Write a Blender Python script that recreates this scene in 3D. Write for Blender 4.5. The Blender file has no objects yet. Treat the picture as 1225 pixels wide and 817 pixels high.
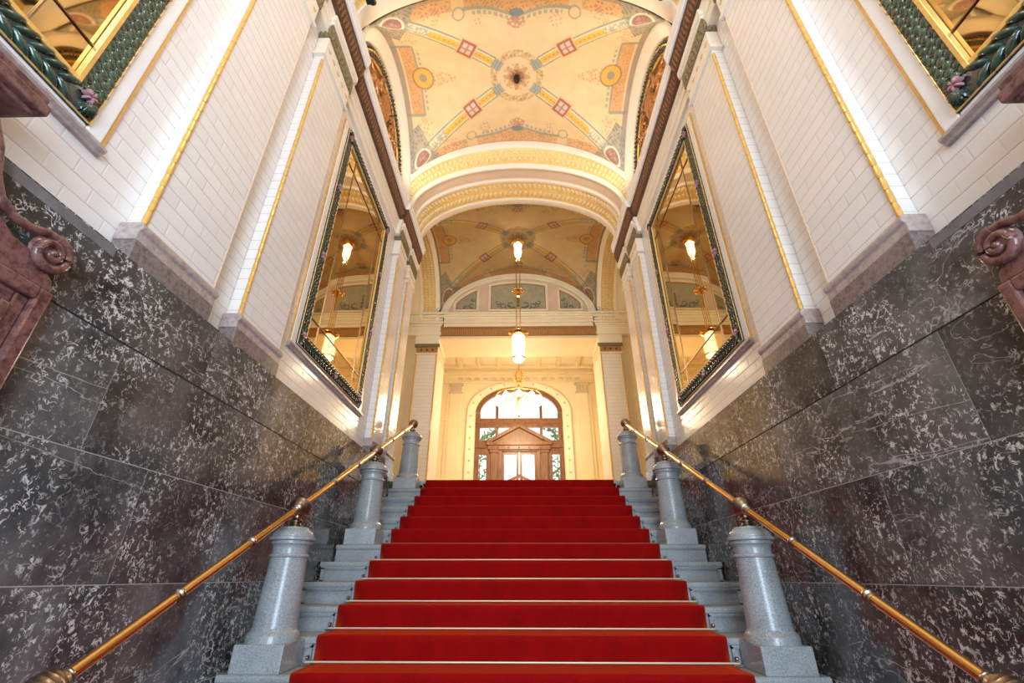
import bpy, math, random
import numpy as np
from mathutils import Vector, Matrix
random.seed(7)
C = bpy.context.scene.collection
PI = math.pi
# ------------------------------------------------------------------ camera, world, lights, exposure
scn = bpy.context.scene
cam = bpy.data.cameras.new('camera'); cam.sensor_width = 36.0
cam.lens = 539.785 / 1225.0 * 36.0; cam.clip_start = 0.02
co = bpy.data.objects.new('camera', cam); C.objects.link(co)
co.matrix_world = Matrix.Rotation(0.01617, 4, 'Z') @ Matrix.Rotation(PI/2 + 0.47967, 4, 'X') @ Matrix.Rotation(0.00085, 4, 'Z')
scn.camera = co
vs = scn.view_settings
vs.view_transform = 'Standard'; vs.look = 'None'; vs.gamma = 1.0; vs.use_curve_mapping = False
vs.exposure = 0.0
W = bpy.data.worlds.new('world'); scn.world = W; W.use_nodes = True
W.node_tree.nodes['Background'].inputs[0].default_value = (0.80, 0.90, 1.0, 1)
W.node_tree.nodes['Background'].inputs[1].default_value = 1.6

def light(name, kind, loc, energy, color, size=0.3, rot=(0, 0, 0), sy=None, spot=None):
    l = bpy.data.lights.new(name, kind); l.energy = energy; l.color = color
    if kind == 'AREA':
        l.size = size
        if sy: l.shape = 'RECTANGLE'; l.size_y = sy
    else: l.shadow_soft_size = size
    if spot: l.spot_size = spot; l.spot_blend = 0.8
    o = bpy.data.objects.new(name, l); C.objects.link(o); o.location = loc; o.rotation_euler = rot
    return o
# daylight through the entrance doorway behind the photographer
light('entrance_daylight', 'AREA', (0.55, -3.05, 0.9), 340, (0.66, 0.82, 1.0), 2.1, (math.radians(100), 0, math.radians(16)), 3.6)
WARM = (1.0, 0.80, 0.56)
WARM2 = (1.0, 0.76, 0.46)
# uplights standing on the cornice ledges
for x in (-1.66, 1.66):
    s = 1 if x > 0 else -1
    light('ledge_uplight', 'AREA', (x, 3.55, 5.50), 13, WARM, 0.25, (0, math.radians(180 - 48*s), 0))
    light('ledge_uplight', 'AREA', (x, 5.05, 5.50), 9.5, WARM, 0.25, (0, math.radians(180 - 48*s), 0))
    light('ledge_uplight', 'AREA', (x, 0.4, 5.50), 14, WARM, 0.25, (0, math.radians(180 - 48*s), 0))
    light('ledge_uplight', 'AREA', (x, 8.1, 5.75), 1.2, WARM, 0.25, (0, math.radians(180 - 48*s), 0))
light('pendant_or_fill_light', 'POINT', (0, 8.15, 3.62), 75, WARM2, 0.10)
light('pendant_or_fill_light', 'POINT', (0, 8.15, 6.30), 7, WARM2, 0.015)
light('chandelier_light', 'POINT', (0, 11.3, 3.75), 270, WARM2, 0.45)
# added unseen light over the photographer, brightening the near walls
light('pendant_or_fill_light', 'POINT', (-0.2, 0.5, 4.2), 98, (1.0, 0.88, 0.76), 0.45)

# ------------------------------------------------------------------ helpers
class MB:
    def __init__(s): s.v = []; s.f = []; s.a = []; s.cur = 0.0
    def add(s, vs_, fs):
        n = len(s.v); s.v += [tuple(p) for p in vs_]; s.a += [s.cur]*len(vs_)
        s.f += [tuple(i+n for i in f) for f in fs]
    def box(s, x0, x1, y0, y1, z0, z1, bev=0.0):
        x0, x1 = min(x0, x1), max(x0, x1); y0, y1 = min(y0, y1), max(y0, y1); z0, z1 = min(z0, z1), max(z0, z1)
        s.add([(x, y, z) for z in (z0, z1) for y in (y0, y1) for x in (x0, x1)],
              [(0, 2, 3, 1), (4, 5, 7, 6), (0, 1, 5, 4), (2, 6, 7, 3), (0, 4, 6, 2), (1, 3, 7, 5)])
    def prism(s, poly, axis, a, b):
        """poly: list of 2D pts; axis 'x': pts are (y,z); 'y': pts are (x,z); 'z': (x,y)"""
        n = len(poly)
        def P(p, t):
            return (t, p[0], p[1]) if axis == 'x' else ((p[0], t, p[1]) if axis == 'y' else (p[0], p[1], t))
        vs_ = [P(p, a) for p in poly] + [P(p, b) for p in poly]
        fs = [tuple(range(n))[::-1], tuple(range(n, 2*n))] + [(i, (i+1) % n, n+(i+1) % n, n+i) for i in range(n)]
        s.add(vs_, fs)
    def lathe(s, prof, cx, cy, n=24, frame=None):
        """prof: (r,z) list. frame: (origin, Matrix3) to tilt"""
        vs_ = []
        for r, z in prof:
            for i in range(n):
                a = 2*PI*i/n; p = Vector((r*math.cos(a), r*math.sin(a), z))
                if frame: p = frame[0] + frame[1] @ p
                else: p = p + Vector((cx, cy, 0))
                vs_.append(p)
        m = len(prof)
        fs = [(j*n+i, j*n+(i+1) % n, (j+1)*n+(i+1) % n, (j+1)*n+i) for j in range(m-1) for i in range(n)]
        fs += [tuple(range(n))[::-1], tuple(range((m-1)*n, m*n))]
        s.add(vs_, fs)
    def tube(s, a, b, r, n=10, r2=None):
        a = Vector(a); b = Vector(b); d = b-a
        q = d.to_track_quat('Z', 'Y').to_matrix()
        s.lathe([(r, 0), (r2 if r2 is not None else r, d.length)], 0, 0, n, (a, q))
    def path(s, pts, r, n=8, rf=None):
        pts = [Vector(p) for p in pts]; vs_ = []; m = len(pts)
        for j, p in enumerate(pts):
            d = (pts[min(j+1, m-1)] - pts[max(j-1, 0)]); q = d.to_track_quat('Z', 'Y').to_matrix()
            rr = r*(rf(j/(m-1)) if rf else 1)
            for i in range(n):
                a = 2*PI*i/n; vs_.append(p + q @ Vector((rr*math.cos(a), rr*math.sin(a), 0)))
        fs = [(j*n+i, j*n+(i+1) % n, (j+1)*n+(i+1) % n, (j+1)*n+i) for j in range(m-1) for i in range(n)]
        fs += [tuple(range(n))[::-1], tuple(range((m-1)*n, m*n))]
        s.add(vs_, fs)
    def dome(s, c, nrm, t, a, b, h, n=8):
        """low relief boss: centre c, outward normal, tangent t; half sizes a (along t), b, height h"""
        c = Vector(c); nrm = Vector(nrm).normalized(); t = Vector(t); t = (t - nrm*t.dot(nrm)).normalized(); u = nrm.cross(t)
        vs_ = []
        for k, (rr, hh) in enumerate(((1, 0), (.82, .6), (.45, .93))):
            for i in range(n):
                an = 2*PI*i/n; vs_.append(c + t*(a*rr*math.cos(an)) + u*(b*rr*math.sin(an)) + nrm*(h*hh))
        vs_.append(c + nrm*h)
        fs = [(k*n+i, k*n+(i+1) % n, (k+1)*n+(i+1) % n, (k+1)*n+i) for k in range(2) for i in range(n)]
        fs += [(2*n+i, 2*n+(i+1) % n, 3*n) for i in range(n)]
        s.add(vs_, fs)
    def sphere(s, c, r, n=12, sz=1.0):
        s.lathe([(max(1e-4, r*math.sin(PI*k/8)), c[2] - r*sz*math.cos(PI*k/8)) for k in range(9)], c[0], c[1], n)
    def build(s, name, mat, parent=None, smooth=False, bevel=0.0, attr=None):
        me = bpy.data.meshes.new(name); me.from_pydata(s.v, [], s.f); me.update()
        if attr:
            at = me.attributes.new(attr, 'FLOAT', 'POINT'); at.data.foreach_set('value', s.a)
        me.materials.append(mat)
        o = bpy.data.objects.new(name, me); C.objects.link(o)
        import bmesh
        bm = bmesh.new(); bm.from_mesh(me); bmesh.ops.recalc_face_normals(bm, faces=bm.faces); bm.to_mesh(me); bm.free()
        if parent: o.parent = parent
        if bevel > 0:
            m = o.modifiers.new('bevel', 'BEVEL'); m.width = bevel; m.segments = 2; m.limit_method = 'ANGLE'; m.angle_limit = 0.6
        if smooth:
            me.polygons.foreach_set('use_smooth', [True]*len(me.polygons)); 
            try: me.set_sharp_from_angle(angle=math.radians(42))
            except Exception: pass
        return o

def tag(o, label=None, cat=None, group=None, kind=None):
    if label: o['label'] = label
    if cat: o['category'] = cat
    if group: o['group'] = group
    if kind: o['kind'] = kind
    return o
def struct(o): o['kind'] = 'structure'; return o
def thing(name, label, cat, loc=(0, 0, 0), group=None):
    o = bpy.data.objects.new(name, None); C.objects.link(o); o.location = loc; o.empty_display_size = .1
    return tag(o, label, cat, group)
def sub(o, part): o.parent = part; o.matrix_parent_inverse = Matrix.Identity(4); return o      # a piece of a part
def kids(o): return [c for c in bpy.data.objects if c.parent == o]
def copy_tree(o, parent=None):
    c = o.copy(); C.objects.link(c)
    if parent: c.parent = parent
    for ch in kids(o): copy_tree(ch, c)
    return c

# ------------------------------------------------------------------ materials
def newmat(name):
    m = bpy.data.materials.new(name); m.use_nodes = True; nt = m.node_tree
    return m, nt, nt.nodes['Principled BSDF']
def nd(nt, t, **kw):
    n = nt.nodes.new(t)
    for k, v in kw.items(): setattr(n, k, v)
    return n
def setin(n, **kw):
    for k, v in kw.items(): n.inputs[k.replace('_', ' ')].default_value = v
def c4(c): return (c[0], c[1], c[2], 1)
def simple(name, col, rough=.5, metal=0.0, var=0.06, scale=9.0, bump=0.0, bscale=60.0, spec=.5, coat=0.0):
    m, nt, b = newmat(name)
    tc = nd(nt, 'ShaderNodeTexCoord'); no = nd(nt, 'ShaderNodeTexNoise'); setin(no, Scale=scale, Detail=4.0)
    nt.links.new(tc.outputs['Object'], no.inputs['Vector'])
    r = nd(nt, 'ShaderNodeValToRGB')
    r.color_ramp.elements[0].position = .3; r.color_ramp.elements[1].position = .7
    r.color_ramp.elements[0].color = c4([max(0, x*(1-var)) for x in col]); r.color_ramp.elements[1].color = c4([min(1, x*(1+var)) for x in col])
    nt.links.new(no.outputs['Fac'], r.inputs['Fac']); nt.links.new(r.outputs['Color'], b.inputs['Base Color'])
    setin(b, Roughness=rough, Metallic=metal); b.inputs['Specular IOR Level'].default_value = spec
    if coat: b.inputs['Coat Weight'].default_value = coat; b.inputs['Coat Roughness'].default_value = .08
    if bump:
        n2 = nd(nt, 'ShaderNodeTexNoise'); setin(n2, Scale=bscale, Detail=3.0)
        nt.links.new(tc.outputs['Object'], n2.inputs['Vector'])
        bp = nd(nt, 'ShaderNodeBump'); setin(bp, Strength=bump, Distance=.01)
        nt.links.new(n2.outputs['Fac'], bp.inputs['Height']); nt.links.new(bp.outputs['Normal'], b.inputs['Normal'])
    return m
def emis(name, col, st):
    m, nt, b = newmat(name); b.inputs['Base Color'].default_value = c4(col)
    b.inputs['Emission Color'].default_value = c4(col); b.inputs['Emission Strength'].default_value = st
    return m
def mth(nt, op, a, b=None, clamp=False):
    n = nd(nt, 'ShaderNodeMath', operation=op); n.use_clamp = clamp
    for i, q in enumerate((a, b)):
        if q is None: continue
        if isinstance(q, (int, float)): n.inputs[i].default_value = q
        else: nt.links.new(q, n.inputs[i])
    return n.outputs[0]
def tile_mat(name, axis, col, row=.0862, z0=1.33, rough=.16, width=.215, line=(.42, .42, .45)):
    m, nt, b = newmat(name)
    tc = nd(nt, 'ShaderNodeTexCoord'); sp = nd(nt, 'ShaderNodeSeparateXYZ'); nt.links.new(tc.outputs['Object'], sp.inputs[0])
    z = mth(nt, 'DIVIDE', mth(nt, 'SUBTRACT', sp.outputs['Z'], z0 - 10*row), row)
    fz = mth(nt, 'FRACT', z); dz = mth(nt, 'MULTIPLY', mth(nt, 'MINIMUM', fz, mth(nt, 'SUBTRACT', 1.0, fz)), row)
    rowi = mth(nt, 'FLOOR', z)
    off = mth(nt, 'MULTIPLY', mth(nt, 'MODULO', rowi, 2.0), .5)
    h = mth(nt, 'ADD', mth(nt, 'DIVIDE', mth(nt, 'ADD', sp.outputs[axis], 20.0), width), off)
    fh = mth(nt, 'FRACT', h); dh = mth(nt, 'MULTIPLY', mth(nt, 'MINIMUM', fh, mth(nt, 'SUBTRACT', 1.0, fh)), width)
    lz = mth(nt, 'SUBTRACT', 1.0, mth(nt, 'DIVIDE', dz, .0034), True)     # 1 on a bed joint
    lh = mth(nt, 'MULTIPLY', mth(nt, 'SUBTRACT', 1.0, mth(nt, 'DIVIDE', dh, .0022), True), .35)
    ln = mth(nt, 'MAXIMUM', lz, lh)
    cb = nd(nt, 'ShaderNodeCombineXYZ'); nt.links.new(rowi, cb.inputs[0]); nt.links.new(mth(nt, 'FLOOR', h), cb.inputs[1])
    wn = nd(nt, 'ShaderNodeTexWhiteNoise', noise_dimensions='2D'); nt.links.new(cb.outputs[0], wn.inputs['Vector'])
    mx = nd(nt, 'ShaderNodeMix', data_type='RGBA'); mx.inputs[6].default_value = c4([x*.955 for x in col]); mx.inputs[7].default_value = c4(col)
    nt.links.new(wn.outputs['Value'], mx.inputs[0])
    m2 = nd(nt, 'ShaderNodeMix', data_type='RGBA'); nt.links.new(mx.outputs[2], m2.inputs[6]); m2.inputs[7].default_value = c4(line)
    nt.links.new(ln, m2.inputs[0]); nt.links.new(m2.outputs[2], b.inputs['Base Color'])
    setin(b, Roughness=rough)
    bp = nd(nt, 'ShaderNodeBump'); setin(bp, Strength=.35, Distance=.004); bp.invert = True
    hz = mth(nt, 'SUBTRACT', 1.0, mth(nt, 'DIVIDE', mth(nt, 'MINIMUM', dz, dh), .007), True)
    nt.links.new(hz, bp.inputs['Height']); nt.links.new(bp.outputs['Normal'], b.inputs['Normal'])
    return m
def marble_mat():
    m, nt, b = newmat('dark_veined_marble')
    tc = nd(nt, 'ShaderNodeTexCoord'); at = nd(nt, 'ShaderNodeAttribute'); at.attribute_name = 'slab'
    ml = mth(nt, 'MULTIPLY', at.outputs['Fac'], 3.71)
    cb = nd(nt, 'ShaderNodeCombineXYZ'); [nt.links.new(ml, cb.inputs[i]) for i in range(3)]
    va = nd(nt, 'ShaderNodeVectorMath', operation='ADD'); nt.links.new(tc.outputs['Object'], va.inputs[0]); nt.links.new(cb.outputs[0], va.inputs[1])
    def noise(scale, detail=2.0, dist=0.0, rough=.5, vec=None):
        n = nd(nt, 'ShaderNodeTexNoise'); setin(n, Scale=scale, Detail=detail, Distortion=dist, Roughness=rough)
        nt.links.new(vec or va.outputs[0], n.inputs['Vector']); return n.outputs['Fac']
    # worm shaped white flecks: contour lines of distorted noise, broken up by a mask
    def worms(scale, dist, wdt, mscale, mlo):
        f = noise(scale, 2.5, dist); w = mth(nt, 'SUBTRACT', 1.0, mth(nt, 'DIVIDE', mth(nt, 'ABSOLUTE', mth(nt, 'SUBTRACT', f, .5)), wdt), True)
        k = mth(nt, 'MULTIPLY', mth(nt, 'SUBTRACT', noise(mscale, 3.0), mlo), 12.0, True)
        return mth(nt, 'MULTIPLY', mth(nt, 'POWER', w, .7), k)
    w1 = worms(19.0, 1.0, .036, 24.0, .51); w2 = worms(37.0, .9, .055, 34.0, .525)
    area = mth(nt, 'ADD', mth(nt, 'MULTIPLY', mth(nt, 'SUBTRACT', noise(2.6, 3.0), .40), 4.0, True), .14, True)
    w = mth(nt, 'MULTIPLY', mth(nt, 'MAXIMUM', w1, mth(nt, 'MULTIPLY', w2, .75)), area)
    # rare long vein
    sp = nd(nt, 'ShaderNodeMapping'); sp.inputs['Rotation'].default_value = (.6, .3, .2); sp.inputs['Scale'].default_value = (1, .45, 1.2)
    nt.links.new(va.outputs[0], sp.inputs[0])
    vf = noise(1.7, 5.0, .9, .55, sp.outputs[0]); v = mth(nt, 'SUBTRACT', 1.0, mth(nt, 'DIVIDE', mth(nt, 'ABSOLUTE', mth(nt, 'SUBTRACT', vf, .43)), .004), True)
    w = mth(nt, 'MAXIMUM', w, mth(nt, 'MULTIPLY', v, .35))
    base = nd(nt, 'ShaderNodeValToRGB'); e = base.color_ramp.elements
    e[0].position = .30; e[0].color = (.016, .017, .019, 1); e[1].position = .75; e[1].color = (.12, .12, .12, 1)
    nt.links.new(noise(3.3, 6.0, .4, .62), base.inputs['Fac'])
    hs = nd(nt, 'ShaderNodeHueSaturation'); nt.links.new(base.outputs['Color'], hs.inputs['Color'])
    br = mth(nt, 'ADD', mth(nt, 'MULTIPLY', mth(nt, 'FRACT', mth(nt, 'MULTIPLY', at.outputs['Fac'], .617)), .9), .65)
    nt.links.new(br, hs.inputs['Value'])
    mx = nd(nt, 'ShaderNodeMix', data_type='RGBA'); nt.links.new(hs.outputs['Color'], mx.inputs[6]); mx.inputs[7].default_value = (.62, .62, .62, 1)
    nt.links.new(mth(nt, 'MULTIPLY', w, 1.7, True), mx.inputs[0]); nt.links.new(mx.outputs[2], b.inputs['Base Color'])
    setin(b, Roughness=.12); b.inputs['Specular IOR Level'].default_value = .5
    return m
def granite_mat(name, lo, hi, rough=.22, scale=120.0):
    m, nt, b = newmat(name); tc = nd(nt, 'ShaderNodeTexCoord')
    n1 = nd(nt, 'ShaderNodeTexNoise'); setin(n1, Scale=scale, Detail=3.0, Roughness=.7); nt.links.new(tc.outputs['Object'], n1.inputs['Vector'])
    n2 = nd(nt, 'ShaderNodeTexNoise'); setin(n2, Scale=5.0, Detail=2.0); nt.links.new(tc.outputs['Object'], n2.inputs['Vector'])
    f = mth(nt, 'ADD', mth(nt, 'MULTIPLY', n1.outputs['Fac'], .75), mth(nt, 'MULTIPLY', n2.outputs['Fac'], .25))
    r = nd(nt, 'ShaderNodeValToRGB'); e = r.color_ramp.elements; e[0].position = .38; e[0].color = c4(lo); e[1].position = .56; e[1].color = c4(hi)
    nt.links.new(f, r.inputs['Fac']); nt.links.new(r.outputs['Color'], b.inputs['Base Color']); setin(b, Roughness=rough)
    return m
def wood_mat():
    m, nt, b = newmat('carved_oak'); tc = nd(nt, 'ShaderNodeTexCoord'); mp = nd(nt, 'ShaderNodeMapping'); mp.inputs['Scale'].default_value = (8, 8, 1.2)
    nt.links.new(tc.outputs['Object'], mp.inputs[0]); n = nd(nt, 'ShaderNodeTexNoise'); setin(n, Scale=3.0, Detail=5.0, Distortion=.6)
    nt.links.new(mp.outputs[0], n.inputs['Vector']); r = nd(nt, 'ShaderNodeValToRGB'); e = r.color_ramp.elements
    e[0].position = .3; e[0].color = (.13, .055, .022, 1); e[1].position = .7; e[1].color = (.27, .125, .05, 1)
    nt.links.new(n.outputs['Fac'], r.inputs['Fac']); nt.links.new(r.outputs['Color'], b.inputs['Base Color']); setin(b, Roughness=.35)
    return m
def carpet_mat():
    m, nt, b = newmat('red_carpet_pile'); tc = nd(nt, 'ShaderNodeTexCoord')
    n = nd(nt, 'ShaderNodeTexNoise'); setin(n, Scale=260.0, Detail=2.0); nt.links.new(tc.outputs['Object'], n.inputs['Vector'])
    n2 = nd(nt, 'ShaderNodeTexNoise'); setin(n2, Scale=7.0, Detail=3.0); nt.links.new(tc.outputs['Object'], n2.inputs['Vector'])
    f = mth(nt, 'ADD', mth(nt, 'MULTIPLY', n.outputs['Fac'], .7), mth(nt, 'MULTIPLY', n2.outputs['Fac'], .3))
    r = nd(nt, 'ShaderNodeValToRGB'); e = r.color_ramp.elements; e[0].position = .3; e[0].color = (.17, .001, .002, 1); e[1].position = .7; e[1].color = (.38, .004, .003, 1)
    nt.links.new(f, r.inputs['Fac']); nt.links.new(r.outputs['Color'], b.inputs['Base Color']); setin(b, Roughness=.95)
    b.inputs['Specular IOR Level'].default_value = .1
    b.inputs['Sheen Weight'].default_value = .55; b.inputs['Sheen Tint'].default_value = (1, .10, .02, 1); b.inputs['Sheen Roughness'].default_value = .4
    bp = nd(nt, 'ShaderNodeBump'); setin(bp, Strength=.5, Distance=.004); nt.links.new(n.outputs['Fac'], bp.inputs['Height']); nt.links.new(bp.outputs['Normal'], b.inputs['Normal'])
    return m
def glass_mat():
    m, nt, b = newmat('clear_window_glass'); out = nt.nodes['Material Output']
    t = nd(nt, 'ShaderNodeBsdfTransparent'); g = nd(nt, 'ShaderNodeBsdfGlossy'); setin(g, Roughness=.03)
    mx = nd(nt, 'ShaderNodeMixShader'); fr = nd(nt, 'ShaderNodeFresnel'); setin(fr, IOR=1.4)
    nt.links.new(fr.outputs[0], mx.inputs[0]); nt.links.new(t.outputs[0], mx.inputs[1]); nt.links.new(g.outputs[0], mx.inputs[2]); nt.links.new(mx.outputs[0], out.inputs[0])
    return m
def paint_mat(name):
    m, nt, b = newmat(name); a = nd(nt, 'ShaderNodeAttribute'); a.attribute_name = 'paint'
    tc = nd(nt, 'ShaderNodeTexCoord'); n = nd(nt, 'ShaderNodeTexNoise'); setin(n, Scale=5.0, Detail=5.0); nt.links.new(tc.outputs['Object'], n.inputs['Vector'])
    hs = nd(nt, 'ShaderNodeHueSaturation'); nt.links.new(a.outputs['Color'], hs.inputs['Color'])
    nt.links.new(mth(nt, 'ADD', mth(nt, 'MULTIPLY', n.outputs['Fac'], .3), .85), hs.inputs['Value'])
    nt.links.new(hs.outputs['Color'], b.inputs['Base Color']); setin(b, Roughness=.7)
    return m
M = dict(
    tile=tile_mat('white_glazed_tile', 'Y', (.80, .775, .76)),
    tile_x=tile_mat('white_glazed_tile_pier', 'X', (.82, .75, .64), width=.17),
    white=simple('white_enamel', (.82, .82, .82), .2, var=.02),
    marble=marble_mat(),
    grout=simple('pale_grout', (.42, .42, .41), .8),
    dark=simple('joint_shadow', (.02, .02, .02), .8),
    greystrip=simple('grey_marble_strip', (.16, .16, .17), .25, var=.2, scale=14),
    granite=granite_mat('pale_grey_granite', (.20, .225, .24), (.38, .415, .43)),
    step=granite_mat('grey_granite_steps', (.20, .225, .24), (.36, .395, .41), .4),
    purple=granite_mat('purplish_brown_marble', (.13, .105, .10), (.24, .195, .185), .2, 40),
    purple_l=granite_mat('rosy_grey_marble', (.33, .26, .245), (.46, .385, .365), .25, 30),
    redmarble=granite_mat('red_brown_marble', (.085, .035, .032), (.20, .095, .085), .12, 28),
    carpet=carpet_mat(),
    brass=simple('polished_brass', (.86, .60, .26), .17, 1.0, .0),
    bronze=simple('aged_bronze', (.32, .24, .18), .3, 1.0, .25),
    steel=simple('pale_brass_rod', (.88, .82, .62), .38, .5, .0),
    gold=simple('gilding', (.78, .47, .09), .32, .55, .14, 30),
    goldglaze=simple('ochre_glaze', (.80, .50, .15), .16, 0.35, .10, 30),
    goldtint=simple('pale_gold_paint', (.78, .54, .20), .45, .15, .12, 30),
    peach=simple('pale_peach', (.80, .58, .36), .3, var=.05),
    plaster=simple('off_white_plaster', (.82, .76, .66), .5, var=.03, scale=3),
    cream=simple('cream_plaster', (.82, .69, .43), .55, var=.03, scale=3),
    cream_l=simple('pale_cream_plaster', (.86, .78, .58), .5, var=.03, scale=3),
    fringe=simple('ochre_fringe_paint', (.50, .28, .10), .5, .1, .25, 40),
    drab=simple('drab_cream_paint', (.58, .48, .30), .55, 0, .1, 30),
    rose=simple('rosy_plaster', (.72, .56, .42), .6, var=.05, scale=4),
    brown=simple('brown_gilt_relief', (.20, .085, .035), .5, .2, .35, 40, .3, 80),
    brownd=simple('dark_brown_paint', (.10, .045, .025), .6, 0, .3, 20),
    brownl=simple('ochre_brown_paint', (.40, .20, .075), .5, .1, .25, 40),
    capg=simple('dark_gilt_capital', (.22, .18, .10), .4, .3, .5, 45, .4, 60),
    green=simple('dark_green_glaze', (.022, .055, .040), .12, 0, .55, 18, .2, 40, coat=.5),
    greend=simple('blackish_green_glaze', (.02, .035, .035), .15, 0, .4, 18, coat=.4),
    greenk=simple('deep_green_glaze', (.014, .032, .026), .14, 0, .5, 22, .2, 40, coat=.4),
    greenl=simple('pale_green_glaze', (.10, .16, .10), .15, 0, .4, 18, coat=.4),
    pink=simple('pink_glaze', (.40, .20, .23), .2),
    mirror=simple('gold_toned_mirror', (.74, .59, .36), .015, 1.0, .0),
    mirror2=simple('gold_toned_mirror_border', (.62, .47, .25), .03, 1.0, .0),
    wood=wood_mat(), glass=glass_mat(),
    lampglass=emis('glowing_lamp_glass', (1.0, .90, .70), 2.6),
    black=simple('black_metal', (.015, .015, .017), .35, .3),
    floor=simple('pale_stone_floor', (.55, .50, .42), .3),
    relief=simple('painted_grisaille', (.38, .36, .25), .6, 0, .12, 12),
    reliefd=simple('dark_grisaille', (.15, .16, .12), .6, 0, .3, 20),
    gildfig=simple('gilded_sculpture', (.42, .20, .075), .38, .5, .3, 25, .4, 40),
    leafout=simple('green_leaves', (.07, .20, .05), .5, 0, .5, 20),
    redwood=simple('reddish_wood', (.40, .12, .05), .4, 0, .2, 8),
    extwall=simple('pale_outside_wall', (.85, .85, .85), .8),
)
WX = 1.965          # tiled wall plane
MX = 1.83           # marble dado face
ZT = 1.33           # top of the dado
# ------------------------------------------------------------------ stair numbers
RISE, RUN = .16, .318
Z9, Y9 = -.0311, 4.2144
def nose(k): return Y9 + (9-k)*RUN, Z9 + (9-k)*RISE     # k = 1 at the landing, growing downwards
ZL = nose(1)[1]; YL = nose(1)[0]; ZF = nose(18)[1] - RISE
SE = 1.815; CW = 1.366

# ------------------------------------------------------------------ walls
for s, nm in ((-1, 'left'), (1, 'right')):
    b = MB(); b.box(s*WX, s*(WX+.35), -3.2, 6.70, ZT-.25, 5.46)
    struct(b.build('wall_' + nm, M['tile']))
    # marble dado built of slabs
    g = MB(); g.box(s*(MX+.0015), s*(WX+.30), -3.2, 6.68, ZF-.1, ZT-.004)
    struct(g.build('wall_%s_grout' % nm, M['grout']))
    d = MB()
    cz = [ZT, .955, .465, -.035, -.535, -1.03, ZF]
    J = {-1: [[.2, 2.39, 3.63, 4.85, 5.95], [.55, 1.85, 3.35, 4.6, 5.75], [1.0, 2.24, 2.93, 4.2, 5.4], [.4, 1.75, 2.96, 4.1], [1.1, 2.4, 3.6], [.5, 1.8]],
         1: [[.3, 2.12, 2.46, 3.75, 4.95, 5.95], [.5, 1.76, 3.2, 4.5, 5.7], [1.1, 2.39, 3.55, 4.7, 5.6], [.6, 1.85, 3.03, 4.1], [1.2, 2.5, 3.6], [.6, 1.9]]}[s]
    si = 0
    for ci in range(6):
        ys = [-3.2] + J[ci] + [6.68]
        gap = .0045 if ci else .0045
        for y0, y1 in zip(ys[:-1], ys[1:]):
            si += 1; d.cur = si + (0 if s < 0 else 40)
            dx = .004 if ci == 0 else 0.0
            d.box(s*(MX-dx), s*(MX+.03), y0+.0021, y1-.0021, cz[ci+1]+(.003 if ci == 0 else .0021), cz[ci]-.0021)
    o = d.build('wall_%s_dado' % nm, M['marble'], None, attr='slab'); struct(o)
    k = MB(); k.box(s*(MX-.002), s*(MX+.02), -3.2, 6.68, .953, .9595)  # black strip standing in for the shadow inside this open joint
    struct(k.build('trim_%d' % (1 if s < 0 else 2), M['dark']))
    k = MB(); k.prism([(s*(MX-.006), ZT-.055), (s*(MX-.006), ZT-.01), (s*(MX+.02), ZT+.012), (s*WX, ZT+.012), (s*WX, ZT-.055)], 'y', -3.2, 1.60)
    struct(k.build('trim_%d' % (3 if s < 0 else 4), M['greystrip']))

# back wall with the entrance doorway, lower floor
b = MB()
b.box(-2.3, -1.7, -3.4, -3.2, ZF, 7.3); b.box(1.7, 2.3, -3.4, -3.2, ZF, 7.3); b.box(-1.7, 1.7, -3.4, -3.2, 2.9, 7.3)
struct(b.build('wall_back', M['plaster']))
b = MB(); b.box(-2.3, 2.3, -3.4, 1.40, ZF-.2, ZF); struct(b.build('floor', M['floor']))

# ------------------------------------------------------------------ staircase
st = thing('stone_staircase', 'wide grey granite staircase with panelled riser ends under the red carpet', 'staircase', (0, nose(17)[0], ZF))
def local(o, root):
    o.parent = root; o.matrix_parent_inverse = Matrix.Translation(-root.location); return o
for k in range(1, 19):
    y, z = nose(k); z -= .012; y += .014
    b = MB()
    y1 = y + RUN + .05 if k > 1 else y + RUN
    zb = z - RISE
    b.box(-SE, SE, y+(.036 if k % 5 != 2 else .020), y1, zb-.0, z-.042)
    # tread with rounded nosing
    n = [(y+.006, z-.042), (y, z-.034), (y-.002, z-.02), (y+.001, z-.006), (y+.009, z), (y1, z), (y1, z-.042)]
    b.prism(n, 'x', -SE, SE)
    if k % 5 != 2:
        for s in (-1, 1):
            xa, xb = s*(CW+.03), s*(SE-.012)
            ya, yb = y+.012, y+.036
            b.box(xa, xb, ya, yb, z-.062, z-.046); b.box(xa, xb, ya, yb, zb+.001, zb+.012)
            b.box(xb, xb-s*.03, ya, yb, zb, z-.046); b.box(xa, xa+s*.012, ya, yb, zb, z-.046)
            b.box(xa, xb, y+.004, yb, z-.050, z-.042)
    local(b.build('step', M['step'], None, bevel=.0), st)

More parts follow.
